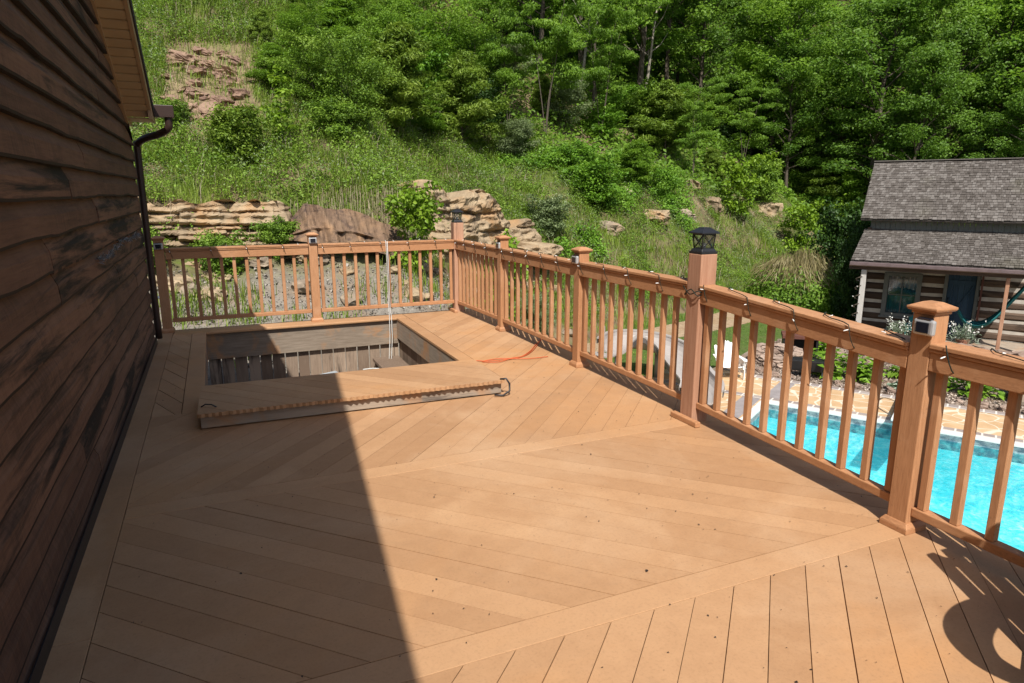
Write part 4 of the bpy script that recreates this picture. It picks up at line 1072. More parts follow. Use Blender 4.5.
# long dark slab
def slab():
    xs = np.arange(1.35, 4.35, .03); vs = []; fs = []; nv = 16
    for i, x in enumerate(xs):
        y = float(np.interp(x, FX, FY)) + 1.80; f = i / (len(xs) - 1); e = min(1, min(i, (len(xs) - 1 - i) * .6) / 14)
        zb_ = zfoot(x) + .58 - .12 * f + .06 * noise.noise(Vector((x * 1.3, 0, 0))); zt_ = zb_ + (.74 + .16 * noise.noise(Vector((x * 1.3, 4, 0))) + .06 * noise.noise(Vector((x * 4.3, 4, 0)))) * (.35 + .65 * e)
        row = [(y + .9, zb_ + .05)]
        for j in range(nv):
            v = j / (nv - 1)
            d = .10 * noise.noise(Vector((x * 1.4, v * 1.5, 3))) + .17 * noise.noise(Vector((x * 4.5 + v, v * .8, 7))) - .16 * max(0, 1 - abs(v - .38 - .12 * noise.noise(Vector((x * 1.6, 1, 1)))) / .035) + .09 * noise.noise(Vector((x * 11 + v, v * .5, 2))) + .03 * noise.noise(Vector((x * 13, v * 6, 7)))
            row.append((y - .12 + .62 * v ** .9 + d + .10 * abs(noise.noise(Vector((x * 2.2 + v * .6, v * 1.1, 9)))) + (1 - e) * .4, zb_ + (zt_ - zb_) * v))
        row.append((y + 1.6, zt_ - .15))
        vs += [(x, a, b) for a, b in row]
    k = nv + 2
    for i in range(len(xs) - 1):
        for j in range(k - 1): fs.append((i * k + j, (i + 1) * k + j, (i + 1) * k + j + 1, i * k + j + 1))
    mb = MB(); mb.add(vs, fs, .5); return mb.build('rock_slab', M['darkslab'])
tag(slab(), 'long dark brown slanting rock slab with dry roots hanging over it, behind the back railing', 'rock slab')
# loose boulders on the bank, placed where the photograph shows them
for i, (px, py, sz, lab) in enumerate([
    (624, 197, (1.4, 1.0, .9), 'pale boulder jutting from the bank above the third railing post'),
    (690, 190, (1.4, 1.1, 1.0), 'tan boulder in the shade of a feathery tree above the lantern'),
    (712, 208, (1.9, 1.2, 1.1), 'larger tan boulder on the bare bank just above the lantern'),
    (684, 218, (1.2, .9, .8), 'small tan boulder low on the bare bank left of the lantern'),
    (770, 210, (1.6, 1.1, .9), 'tan boulder by itself on the bank right of the lantern'),
    (655, 216, (2.2, 1.0, .6), 'flat rock shelf on the bank between the third post and the lantern'),
    (602, 227, (1.5, .8, .45), 'thin dark rock shelf in the bank above the second railing section')]):
    p = place(px, py); rock('boulder', p + Vector((0, .25, -.10 * sz[2])), sz, U(0, 3), M['sandstone'] if i % 3 else M['greyrock'], 30 + i, lab, 'boulder', rx=U(-.2, .2))
# reddish outcrop high on the grassy hill at the left
words = ['topmost', 'upper left', 'upper right', 'upper middle']
for i in range(40):
    f = i / 39; px = 203 + 42 * sin(i * 2.4) * (.4 + .6 * R()) + 8 * f; py = 52 + 66 * f
    s_ = U(.22, .62); p = place(px, py)
    vpos = 'top' if f < .25 else 'upper part' if f < .5 else 'lower part' if f < .75 else 'bottom'; hpos = 'left' if px < 188 else 'right' if px > 216 else 'middle'
    siz = 'small' if s_ < .34 else 'large' if s_ > .5 else 'mid sized'
    rock('boulder', p + Vector((0, .1, -.02)), (s_ * 1.15, s_, s_ * .55), U(0, 3), M['redrock'], 60 + i, '%s red brown rock, %s %s of the crumbling upper left outcrop' % (siz, vpos, hpos), 'boulder', 'rocks of the red outcrop', rx=U(-.4, .4), ry=U(-.4, .4), strat=.9)
# fire pit, rusty box, planter, bed stones
fp = pool_empty('fire_pit', -.75, 3.55, 0, 0, label='round fire pit of stacked brown stones with a flat stone seat, by the pool paving', cat='fire pit')
for ring in range(3):
    nst = 12
    for k in range(nst):
        t = 2 * pi * (k + .5 * (ring % 2)) / nst
        if ring == 2 and sin(t) < -.7: continue
        rock('stone', (.50 * cos(t), .50 * sin(t), .07 + .12 * ring), (.29, .22, .135), t + pi / 2, M['firestone'], 100 + ring * 20 + k, parent=fp, sub=3)
q = MB(); q.tube([(0, 0, 0), (0, 0, .08)], .38, 16); q.build('ash_bed', M['iron'], fp)
fb = pool_empty('fire_box', -.45, 4.6, 0, .3, label='rusty dark red iron fire box behind the stone fire pit', cat='fire box')
q = MB(); q.bb((-.45, -.3, .50), (.45, .3, .60)); q.build('lid', M['rust'], fb, bevel=.01)
q = MB(); q.bb((-.42, .22, .12), (.42, .27, .498)); q.bb((-.42, -.27, .12), (-.37, .218, .498)); q.bb((.37, -.27, .12), (.42, .218, .498)); q.bb((-.42, -.27, .08), (.42, .27, .118)); q.build('body', M['iron'], fb)
for sx in (-.38, .38):
    for sy in (-.24, .24): q = MB(); q.bb((sx - .025, sy - .025, 0), (sx + .025, sy + .025, .079)); q.build('leg', M['iron'], fb)
pl = pool_empty('planter', .15, 2.55, 0, .2, label='black iron planter trough standing at the edge of the mulch bed', cat='planter')
q = MB(); q.frustum((-.17, 0, 0), .14, .19, .16, .42); q.frustum((.22, 0, 0), .14, .19, .16, .42); q.build('trough', M['iron'], pl, bevel=.02)
for sx in (-.30, -.05, .12, .36):
    q = MB(); q.tube([(sx, 0, .2), (sx, -.08, .08), (sx, -.12, 0)], .018, 6); q.build('leg', M['iron'], pl, smooth=True)
kinds = [rock_mesh(200 + i, .42, .32, .26, .3, 3) for i in range(5)]
for me in kinds: me.materials.append(M['firestone'])
def bedstone(a, b, k, label, grp):
    o = bpy.data.objects.new('stone', random.choice(kinds)); COL.objects.link(o); o.location = pw(a, b, G + .06 * k); o.rotation_euler = (U(-.2, .2), U(-.2, .2), U(0, 6)); o.scale = (k, k, k)
    return tag(o, label, 'stone', grp)
for i in range(26):
    bedstone(-.9 + i * .37 + U(-.1, .1), 2.2 + U(-.04, .12) + (.12 if i % 5 == 0 else 0), U(.28, .62), 'small brown field stone edging the mulch bed along the pool paving', 'edging stones of the mulch bed')
for i in range(22):
    bedstone(U(-.6, 6.5), U(2.9, 6.4), U(.35, .8), 'brown field stone lying in the mulch bed before the cabin', 'loose stones in the mulch bed')
for i in range(16):
    bedstone(3.2 + (i % 8) * .36 + U(-.08, .08), 6.45 + U(-.1, .12), U(1.0, 1.5), 'flat pale stone piled in front of the cabin porch', 'stones before the porch').location.z += .16 * (i // 8)
# weathered timber platform at the right edge of the bed
pf = pool_empty('timber_platform', 4.75, 3.6, 0, 0, label='grey weathered timber platform in the mulch bed at the right edge', cat='platform')
for i in range(6):
    q = MB(); q.bb((-.75, -.80 + i * .245, .26), (.75, -.80 + i * .245 + .238, .30)); q.build('plank', M['greywood'], pf, bevel=.004)
q = MB(); q.bb((-.72, -.78, 0), (.72, -.73, .258)); q.bb((-.72, .58, 0), (.72, .63, .258)); q.build('frame', M['greywood'], pf)

# ================================================================== LOG CABIN
cab = pool_empty('log_cabin', .35, 8.79, 0, 0, label='old log cabin with grey shake roof and shaded front porch beyond the pool', cat='cabin')
CW, CD, FLR = 4.1, 5.2, .20
lg = MB(); ck = MB(); zz = FLR
openings = [(.52, 1.48, .62, 1.90), (2.02, 2.86, FLR, 2.12)]
while zz < 3.05:
    segs = [(-.12, CW + .12)]
    for (a, b, z0, z1) in openings:
        if zz + .1 > z0 and zz + .1 < z1:
            ns = []
            for (s0, s1) in segs:
                if b <= s0 or a >= s1: ns.append((s0, s1)); continue
                if a > s0: ns.append((s0, a))
                if b < s1: ns.append((b, s1))
            segs = ns
    for s0, s1 in segs:
        n = max(2, int((s1 - s0) / .25)); hh = U(.19, .225); vs = []; fs = []; sd_ = U(0, 99)
        prof = [(-.02, 0), (-.055, .25), (-.06, .75), (-.02, 1.0), (.10, 1.0), (.10, 0)]
        for i in range(n + 1):
            xx = s0 + (s1 - s0) * i / n; o1 = .015 * noise.noise(Vector((xx * 1.5, sd_, 0)))
            vs += [(xx, py + o1, zz + pz * hh + .012 * noise.noise(Vector((xx * 1.1, sd_, pz)))) for py, pz in prof]
        k = len(prof)
        for i in range(n):
            for j in range(k): fs.append((i * k + j, i * k + (j + 1) % k, (i + 1) * k + (j + 1) % k, (i + 1) * k + j))
        fs += [tuple(range(k)), tuple(range(n * k, n * k + k))[::-1]]
        lg.add(vs, fs)
    zz += .292
for side_x, zof in ((0.0, .146), (CW, .146)):
    zz = FLR + zof - .292
    while zz < 3.0:
        xx = side_x - .06 if side_x == 0 else side_x - .02
        lg.bb((xx, -.12, max(0, zz)), (xx + .10, CD + .1, zz + .21)); zz += .292
lg.build('log_wall', M['logs'], cab)
for (a, b, z0, z1) in ((0.04, .52, FLR, 3.1), (1.48, 2.02, FLR, 3.1), (2.86, CW - .02, FLR, 3.1), (.52, 1.48, FLR, .62), (.52, 1.48, 1.90, 3.1), (2.02, 2.86, 2.12, 3.1)): ck.bb((a, -.022, z0), (b, .09, z1))
ck.bb((0, .02, .1), (.03, CD, 3.05)); ck.bb((CW + .03, .02, .1), (CW + .05, CD, 3.05)); ck.bb((0, CD - .05, .1), (CW, CD, 3.05))
ck.build('chinking', M['chink'], cab)
# gable ends, vertical-board strip
q = MB()
for xx in (0.0, CW - .03):
    q.prism([(0, 3.05), (CD, 3.05), (CD, 3.36), (CD / 2, 5.02), (0, 3.36)], (0, 1, 0), (0, 0, 1), (.03, 0, 0), (xx, 0, 0))
x = 0.0
while x < CW: q.bb((x, -.05, 3.02), (min(x + .12, CW), -.023, 3.44)); x += .128
q.build('gable_boards', M['frame'], cab)
# window
wf = MB(); (a, b, z0, z1) = openings[0]
for lo, hi in (((a, z0), (a + .12, z1)), ((b - .12, z0), (b, z1)), ((a + .12, z0), (b - .12, z0 + .10)), ((a + .12, z1 - .10), (b - .12, z1))): wf.bb((lo[0], -.09, lo[1]), (hi[0], .08, hi[1]))
w_ = wf.build('window', M['frame'], cab, bevel=.004)
q = MB(); q.bb((a + .122, .02, z0 + .102), (b - .122, .026, z1 - .102)); q.build('pane', M['glass'], w_)
q = MB(); xm = (a + b) / 2; q.bb((xm - .012, -.002, z0 + .102), (xm + .012, .018, z1 - .102)); q.bb((a + .122, .0, z0 + .62), (b - .122, .016, z0 + .645)); q.build('glazing_bar', M['frame'], w_)
q = MB(); q.bb((a - .04, -.13, z0 - .05), (b + .04, -.03, z0 - .002)); q.build('sill', M['frame'], w_, bevel=.004)
# curtains inside: a scalloped valance and teal lower cloth
def drape(name, x0, x1, ztop, zlo, mat, y, par):
    n = 40; vs = []; fs = []
    for i in range(n + 1):
        f = i / n; xx = x0 + (x1 - x0) * f; yy = y + .018 * sin(f * 40)
        vs += [(xx, yy, ztop), (xx, yy + .008, (ztop + zlo(f)) / 2), (xx, yy, zlo(f))]
    for i in range(n):
        for j in range(2): fs.append((i * 3 + j, i * 3 + j + 1, i * 3 + j + 4, i * 3 + j + 3))
    mb = MB(); mb.add(vs, fs, .5); return mb.build(name, mat, par, smooth=True)
drape('valance', a + .125, b - .125, z1 - .11, lambda f: z1 - .42 + .20 * (2 * f - 1) ** 2 * 0 - .10 * abs(2 * f - 1) + .03 * abs(sin(f * 22)), M['curtain'], .035, w_)
drape('cafe_curtain', a + .125, b - .125, z0 + .60, lambda f: z0 + .10, M['tealcurtain'], .045, w_)
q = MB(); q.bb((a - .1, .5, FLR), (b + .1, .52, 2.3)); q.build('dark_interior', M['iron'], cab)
# door
d_ = MB(); (a, b, z0, z1) = openings[1]
x = a + .09
while x < b - .10: d_.bb((x, .0, z0 + .01), (min(x + .128, b - .092), .04, z1 - .11)); x += .132
for zz_ in (z0 + .25, z1 - .45): d_.bb((a + .10, -.022, zz_), (b - .10, -.002, zz_ + .12))
d_.beam((a + .14, -.012, z0 + .38), (b - .14, -.012, z1 - .47), .02, .10, up=(0, 1, 0))
do_ = d_.build('door', M['door'], cab)
q = MB(); q.tube([(a + .14, -.03, 1.15), (a + .14, -.07, 1.17), (a + .14, -.07, 1.27), (a + .14, -.03, 1.29)], .012, 6); q.build('handle', M['iron'], do_, smooth=True)
q = MB(); q.bb((a, -.085, z0), (a + .088, .06, z1)); q.bb((b - .088, -.085, z0), (b, .06, z1)); q.bb((a + .09, -.085, z1 - .10), (b - .09, .06, z1)); q.build('door_frame', M['frame'], do_, bevel=.004)
q = MB(); q.bb((b + .02, -.13, z0), (b + .07, -.095, 2.45)); q.build('rusty_pole', M['rust'], cab)
# roofs as courses of shakes
def shakes(name, x0, x1, p_lo, p_hi, course=.17, seedv=1, skew=0.0):
    """p_lo/p_hi: (y,z) of eave and top"""
    rr = random.Random(seedv); mb = MB(); dy, dz = p_hi[0] - p_lo[0], p_hi[1] - p_lo[1]; L = sqrt(dy * dy + dz * dz)
    ty, tz_ = dy / L, dz / L; ny, nz = -tz_, ty
    if nz < 0: ny, nz = -ny, -nz
    n = int(L / course) + 1
    for c in range(n):
        s0 = c * course; xs_ = x0 + skew * s0 / L; x = xs_ + rr.uniform(-.1, 0); wob = rr.uniform(-.006, .006)
        while x < x1:
            w_s = rr.uniform(.05, .125); xa, xb = max(x, xs_), min(x + w_s - .006, x1); x += w_s
            if xb - xa < .01: continue
            e = s0 + rr.uniform(-.016, .010) + wob; t = min(s0 + course * 1.9, L); lift = rr.uniform(.012, .028)
            def P(s_, h): return (p_lo[0] + ty * s_ + ny * h, p_lo[1] + tz_ * s_ + nz * h)
            a0, a1, b1, b0 = P(e, lift + .016), P(t, .012), P(t, .0), P(e, lift)
            vs = [(xa, *a0), (xb, *a0), (xb, *a1), (xa, *a1), (xa, *b0), (xb, *b0), (xb, *b1), (xa, *b1)]
            mb.add(vs, [(0, 1, 2, 3), (4, 7, 6, 5), (0, 4, 5, 1), (0, 3, 7, 4), (1, 5, 6, 2)], rr.random())
    # roof deck below the shakes
    o = [(p_lo[0] - ny * .05, p_lo[1] - nz * .05), (p_hi[0] - ny * .05, p_hi[1] - nz * .05), (p_hi[0] - ny * .012, p_hi[1] - nz * .012), (p_lo[0] - ny * .012, p_lo[1] - nz * .012)]
    mb.prism(o, (0, 1, 0), (0, 0, 1), (x1 - x0, 0, 0), (x0, 0, 0), .3)
    return mb.build(name, M['shake'], cab)
XL, XR = -.24, CW + .15
shakes('roof', XL, XR, (-.35, 3.43), (CD / 2, 5.14), .135, 1, -.20)
shakes('roof', XL, XR, (CD + .35, 3.43), (CD / 2, 5.135), .20, 2)
shakes('porch_roof', XL + .10, XR, (-1.92, 2.36), (-.03, 3.13), .125, 3)
q = MB(); q.beam((XL - .20, CD / 2 - .06, 5.165), (XR, CD / 2 - .06, 5.165), .16, .025); q.build('ridge_cap', M['shake'], cab)
q = MB(); q.bb((XL + .09, -2.03, 2.24), (XR, -1.93, 2.335)); q.build('porch_gutter', plain('purple_brown_gutter', (.13, .095, .095), .45, var=.15), cab, bevel=.012)
q = MB(); q.bb((XL + .06, -1.86, 2.12), (XR - .05, -1.74, 2.26)); q.build('porch_beam', M['logs'], cab)
for k in range(7):
    xx = XL + .15 + k * .68; q = MB(); q.beam((xx, -1.80, 2.31), (xx, -.03, 3.02), .05, .09); q.build('rafter', M['logs'], cab)
q = MB(); q.bb((-.1, -1.9, -.02), (CW + .1, -.06, FLR)); q.build('porch_floor', M['greywood'], cab)
for k, xx in enumerate((.20, 3.42, CW + .02)):
    q = MB(); hw_ = .065 if k != 1 else .042; q.bb((xx - hw_, -1.80 - hw_, FLR), (xx + hw_, -1.80 + hw_, 2.118)); q.build('porch_post', M['greypost'] if k == 0 else M['cedar'], cab, bevel=.01)
# string of lights along the porch eave and down the corner post, hammock, porch chair, pots
s = pool_empty('vine_lights', .35 + .20 - .10, 8.79 - 1.8, .2, 0, label='dark twig garland with tiny bulbs twisted down the cabin corner post', cat='garland')
q = MB(); q.tube([(.09 * cos(i * .9), .09 * sin(i * .9), i * .036) for i in range(52)], .014, 5); q.build('stem', M['bark'], s)
for i in range(0, 52, 4): q = MB(); q.tube([(.11 * cos(i * .9), .11 * sin(i * .9), i * .036), (.13 * cos(i * .9), .13 * sin(i * .9), i * .036 + .02)], [.012, .010], 5); q.build('bulb', M['bulb'], s)
hm = pool_empty('hammock', .35, 8.79, 0, 0, label='teal hammock slung across the right end of the cabin porch', cat='hammock')
hp = smoothpath([(2.45, -.95, 1.00), (2.65, -1.0, .72), (2.95, -1.05, .66), (3.25, -1.1, .88), (3.6, -1.15, 1.42), (3.95, -1.2, 2.02)], 5)
vs = []; fs = []
for i, p in enumerate(hp):
    wd_ = .42 * min(1, .25 + 1.6 * min(i, len(hp) - 1 - i) / len(hp))
    for j in range(7): t = j / 6 * 2 - 1; vs.append(p + Vector((0, t * wd_, .13 * t * t)))
for i in range(len(hp) - 1):
    for j in range(6): fs.append((i * 7 + j, i * 7 + j + 1, (i + 1) * 7 + j + 1, (i + 1) * 7 + j))
q = MB(); q.add(vs, fs, .5); hc = q.build('cloth', M['teal'], hm, smooth=True); sm = hc.modifiers.new('thickness', 'SOLIDIFY'); sm.thickness = .012
q = MB(); q.tube([(3.95, -1.2, 2.02), (4.05, -1.4, 2.25), (4.1, -1.8, 2.30)], .012, 5); q.build('rope', M['rope'], hm)
adirondack(pw(.35 + 1.5, 8.79 - .75, G + FLR), PROT, M['teal'], 'low teal chair under the cabin window, in porch shade').scale = (.62, .62, .62)
def flower_pot(a, b, z, k, label):
    s = pool_empty('potted_plant', a, b, z, 0, label=label, cat='potted plant')
    q = MB(); n = 14
    q.tube([(0, 0, 0), (0, 0, .16 * k), (0, 0, .22 * k), (0, 0, .225 * k)], [.09 * k, .13 * k, .145 * k, .145 * k], n); q.build('pot', M['terracotta'], s)
    n = 420; dv_ = unit(rng.normal(size=(n, 3)) + np.array([0, 0, .8])); Cc = dv_ * rng.uniform(.05, .34, n)[:, None] * k + np.array([0, 0, .24 * k])
    V, T, r = leaves_arrays(Cc, unit(np.cross(dv_, rng.normal(size=(n, 3)))), rng.uniform(.06, .14, n) * k, .018, rng.random(n)); tri_mesh('foliage', V, T, r, M['silverleaf'], s)
    n = 90; az = rng.integers(0, 5, n) * 1.25; hh = rng.uniform(.30, .62, n) * k
    Cc = np.stack([np.cos(az) * hh * .55, np.sin(az) * hh * .55, hh + .05], 1) + rng.normal(0, .03, (n, 3)) * k
    V, T, r = leaves_arrays(Cc, unit(rng.normal(size=(n, 3))), .05 * k, .035, rng.random(n)); tri_mesh('flowers', V, T, r, M['flower'], s)
flower_pot(3.02, 6.98, FLR, 1.15, 'silver leaved potted plant with white flowers on the porch edge before the blue door')
flower_pot(1.55, 6.98, FLR, 1.0, 'small silver leaved potted plant on the porch edge below the window')

# ================================================================== the patio chair that stands on the deck beside the camera (its shadow falls into the picture)
pc = adirondack((2.42, .62, 0), radians(-52), M['black'], 'dark slatted chair on the deck by the railing, seen by its shadow', sw=(.068, .078))
for ch in list(pc.children):
    if ch.name.startswith('arm'): bpy.data.objects.remove(ch)
pinv = (Matrix.Translation((2.42, .62, 0)) @ Matrix.Rotation(radians(-52), 4, 'Z')).inverted()
for sg in (1, -1):          # bent arms that curl inwards to the front
    cl_ = smoothpath([(2.66, .955, .58), (2.54, .945, .58), (2.39, .93, .58), (2.265, .875, .58), (2.19, .78, .58), (2.19, .67, .58), (2.25, .57, .58)], 5)
    q = MB(); n_ = len(cl_); vs = []
    for i_, p_ in enumerate(cl_):
        t_ = (cl_[min(i_ + 1, n_ - 1)] - cl_[max(i_ - 1, 0)]).normalized(); s_ = t_.cross(Vector((0, 0, 1))); w_ = .034 + .040 * sin(pi * (i_ / (n_ - 1)) ** .8) ** 1.2
        for a_, h_ in ((-w_, 0), (w_, 0), (w_, .022), (-w_, .022)):
            l_ = pinv @ (p_ + s_ * a_ + Vector((0, 0, h_))); l_.x *= 1 if sg == 1 else -1; vs.append(l_)
    fs = [(i_ * 4 + j_, i_ * 4 + (j_ + 1) % 4, i_ * 4 + 4 + (j_ + 1) % 4, i_ * 4 + 4 + j_) for i_ in range(n_ - 1) for j_ in range(4)] + [(3, 2, 1, 0), (n_ * 4 - 4, n_ * 4 - 3, n_ * 4 - 2, n_ * 4 - 1)]
    q.add(vs, fs, .5); q.build('arm', M['black'], pc)

# ================================================================== VEGETATION
def plant_mesh(seed, H, Rr, base, nlimb, leafL, leafW, per, cr, flat=.6, profile='round', trunk_r=.02, up=.35, stems=1, sub=3, lean=.0):
    """returns (wood MB, leaf arrays) - limbs leave one or more stems, leaf clumps sit along the outer half of each limb"""
    rr = random.Random(seed); g = np.random.default_rng(seed)
    wood = MB(); cl = []; tips = []
    for s in range(stems):
        a0 = rr.uniform(0, 6.28); sp = (.25 if stems > 1 else .04 + lean) * H
        top = Vector((cos(a0) * sp, sin(a0) * sp, H * (1 if s == 0 else rr.uniform(.65, .98))))
        path = [Vector((0, 0, -.15))]; m = 6
        for i in range(1, m + 1):
            f = i / m; path.append(Vector((top.x * f ** 1.3 + rr.gauss(0, .018) * H * f, top.y * f ** 1.3 + rr.gauss(0, .018) * H * f, top.z * f)))
        r0 = trunk_r * H * (1 if stems == 1 else .7)
        wood.tube(path, [r0 * (1.15 - .95 * i / m) for i in range(m + 1)], 6)
        nl = max(3, nlimb // stems)
        for i in range(nl):
            t = base + (1 - base) * ((i + rr.random()) / nl)
            k = t * m; j = min(int(k), m - 1); st = path[j].lerp(path[j + 1], k - j)
            q = (t - base) / (1 - base)
            if profile == 'round': pr = sqrt(max(.05, 1 - ((q - .42) / .62) ** 2))
            elif profile == 'cone': pr = (1 - q) ** .8 + .08
            elif profile == 'umbrella': pr = .35 + .75 * q ** .8
            else: pr = .55 + .45 * sin(q * 3.14)
            ln = Rr * pr * rr.uniform(.55, 1.2); az = i * 2.4 + rr.uniform(-.6, .6) + s
            d = Vector((cos(az), sin(az), up * rr.uniform(.3, 1.6) + (.5 * q if profile == 'round' else 0)))
            if profile == 'umbrella': d.z = up * rr.uniform(.0, 1.1)
            en = st + d.normalized() * ln; md = st.lerp(en, .5) + Vector((0, 0, .06 * ln))
            wood.tube([st, md, en], [r0 * .38 * (1.1 - q * .7), r0 * .24, r0 * .08], 4)
            tone = rr.gauss(0, .16)
            for f in ([.5, .75, 1.0] if sub == 3 else [.35, .55, .75, .9, 1.05]):
                c = (st.lerp(md, f * 2) if f < .5 else md.lerp(en, f * 2 - 1)) + Vector((rr.gauss(0, .22), rr.gauss(0, .22), rr.gauss(0, .12))) * cr
                cl.append((c, cr * rr.uniform(.6, 1.15) * (.75 + .25 * f), tone + rr.gauss(0, .08)))
        cl.append((path[-1], cr * .8, rr.gauss(0, .1)))
    C, Nn, rn = [], [], []
    for c, r, tone in cl:
        n = max(4, int(per * (r / cr) ** 2))
        dv_ = unit(g.normal(size=(n, 3))); rad = r * g.random(n) ** .45
        C.append(np.array([list(c)]) + dv_ * rad[:, None] * np.array([[1, 1, flat]]))
        Nn.append(unit(dv_ * .55 + g.normal(size=(n, 3)) * .55 + np.array([[0, -.15, .75]])))
        rn.append(np.clip(.5 + tone + g.normal(0, .17, n), 0, 1))
    C, Nn, rn = np.concatenate(C), np.concatenate(Nn), np.concatenate(rn)
    n = len(C); sc = g.uniform(.65, 1.25, n)
    return wood, leaves_arrays(C, Nn, leafL * sc, leafW * sc, rn)
SPEC = {}
def species(key, name, cat, wn, fn, wm, fm, **kw):
    """prototype data: meshes made once, copied for each plant"""
    wd_, (V, T, r) = plant_mesh(**kw)
    w_ = wd_.build(wn, M[wm]); f_ = tri_mesh(fn, V, T, r, M[fm])
    SPEC[key] = (name, cat, wn, fn, w_.data, f_.data, kw['H'])
    bpy.data.objects.remove(w_); bpy.data.objects.remove(f_)
def grow(key, loc, h, rz=None, label='', group=None, wide=1.0, fm=None):
    name, cat, wn, fn, wd_, fd, H = SPEC[key]; k = h / H
    e = empty(name, loc, U(0, 6.28) if rz is None else rz, label, cat, group); e.scale = (k * wide, k * wide, k)
    a = bpy.data.objects.new(wn, wd_); COL.objects.link(a); a.parent = e
    b = bpy.data.objects.new(fn, fd); COL.objects.link(b); b.parent = e
    if fm:
        b.material_slots[0].link = 'OBJECT'; b.material_slots[0].material = M[fm]
    return e
T_ = dict(wn='trunk', fn='crown')
for i in range(3): species('maple%d' % i, 'broadleaf_tree', 'tree', wm='bark', fm='maple', seed=11 + i, H=10, Rr=2.9, base=.22, nlimb=34, leafL=.165, leafW=.112, per=190, cr=.80, flat=.5, trunk_r=.011, up=.4, **T_)
for i in range(3): species('oak%d' % i, 'broadleaf_tree', 'tree', wm='bark', fm='oak', seed=21 + i, H=10, Rr=2.6, base=.18, nlimb=38, leafL=.145, leafW=.088, per=205, cr=.72, flat=.5, trunk_r=.011, up=.5, **T_)
for i in range(2): species('locust%d' % i, 'feathery_tree', 'tree', wm='bark', fm='locust', seed=31 + i, H=6, Rr=2.9, base=.40, nlimb=20, leafL=.17, leafW=.065, per=190, cr=.72, flat=.22, profile='umbrella', trunk_r=.008, up=.30, stems=3, sub=5, **T_)
for i in range(3): species('juniper%d' % i, 'juniper_shrub', 'shrub', wm='bark', fm='cedarleaf', seed=41 + i, H=3, Rr=1.25, base=.08, nlimb=36, leafL=.16, leafW=.040, per=130, cr=.34, flat=.55, profile='cone', trunk_r=.010, up=.5, sub=5, wn='stem', fn='foliage')
for i in range(2): species('olive%d' % i, 'olive_shrub', 'shrub', wm='bark', fm='olive', seed=51 + i, H=3, Rr=1.5, base=.1, nlimb=30, leafL=.12, leafW=.045, per=120, cr=.42, flat=.7, profile='round', trunk_r=.008, up=.7, stems=3, sub=5, wn='stem', fn='foliage')
for i in range(3): species('leafy%d' % i, 'leafy_shrub', 'shrub', wm='bark', fm='yellowleaf', seed=61 + i, H=1.5, Rr=.62, base=.08, nlimb=26, leafL=.12, leafW=.085, per=32, cr=.24, flat=.7, profile='round', trunk_r=.008, up=.7, stems=3, wn='stem', fn='foliage')
for i in range(3): species('bush%d' % i, 'green_bush', 'shrub', wm='bark', fm='weed', seed=71 + i, H=1.5, Rr=.85, base=.05, nlimb=30, leafL=.10, leafW=.06, per=90, cr=.30, flat=.7, profile='round', trunk_r=.007, up=.5, stems=3, wn='stem', fn='foliage')
for i in range(2): species('scrub%d' % i, 'feathery_shrub', 'shrub', wm='bark', fm='locust', seed=95 + i, H=3, Rr=1.25, base=.10, nlimb=34, leafL=.095, leafW=.042, per=120, cr=.42, flat=.6, profile='sin', trunk_r=.008, up=.65, stems=4, sub=5, wn='stem', fn='foliage')
species('sapling', 'sapling', 'sapling', wm='bark', fm='yellowleaf', seed=81, H=2.6, Rr=.5, base=.2, nlimb=18, leafL=.16, leafW=.11, per=14, cr=.26, flat=.6, profile='sin', trunk_r=.006, up=.5, wn='stem', fn='foliage')
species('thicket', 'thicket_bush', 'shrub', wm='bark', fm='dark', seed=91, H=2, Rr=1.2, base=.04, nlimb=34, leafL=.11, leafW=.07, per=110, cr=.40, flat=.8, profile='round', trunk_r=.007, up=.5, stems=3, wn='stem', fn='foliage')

# ---- named plants of the photograph
def at_px(key, px, py, hpx, label, wide=1.0, fm=None, group=None, dz=0):
    p = place(px, py); d = px_of(p)[2]; h = hpx / F * d / cos(PITCH)
    return grow(key, p + Vector((0, 0, dz - .05)), h, None, label, group, wide, fm)
def at_xy(key, X, Y, h, label, wide=1.0): return grow(key, (X, Y, tz(X, Y) - .05), h, None, label, None, wide)
at_xy('leafy0', 3.95, 14.3, 1.68, 'yellow green leafy shrub growing against the ledge, left of the far corner post', .80)
at_xy('leafy1', 5.85, 14.35, 2.0, 'yellow green leafy shrub before the blocky outcrop, right of the far corner post', .78)
at_px('leafy2', 738, 220, 54, 'tall yellow green leafy shrub on the bank above the lantern post', .8)
at_px('leafy0', 796, 256, 46, 'yellow green shrub low on the bank above the weeping bush', .85)
at_px('leafy1', 836, 232, 34, 'small yellow green shrub high on the bank near the cabin', 1.0)
at_px('leafy2', 764, 188, 30, 'small yellow green shrub at the top of the bank above the lantern', 1.0)
at_px('sapling', 283, 150, 74, 'slender pale green sapling standing alone above the grass bank', 1.0)
at_px('bush0', 240, 166, 48, 'round feathery green bush in the grass bank at the left', 1.1, 'cedarleaf')
at_px('bush1', 330, 140, 34, 'low green bush at the top edge of the grass bank', 1.2, 'weed')
at_px('bush2', 176, 130, 26, 'low green bush in the grass beside the house gutter', 1.2, 'weed')
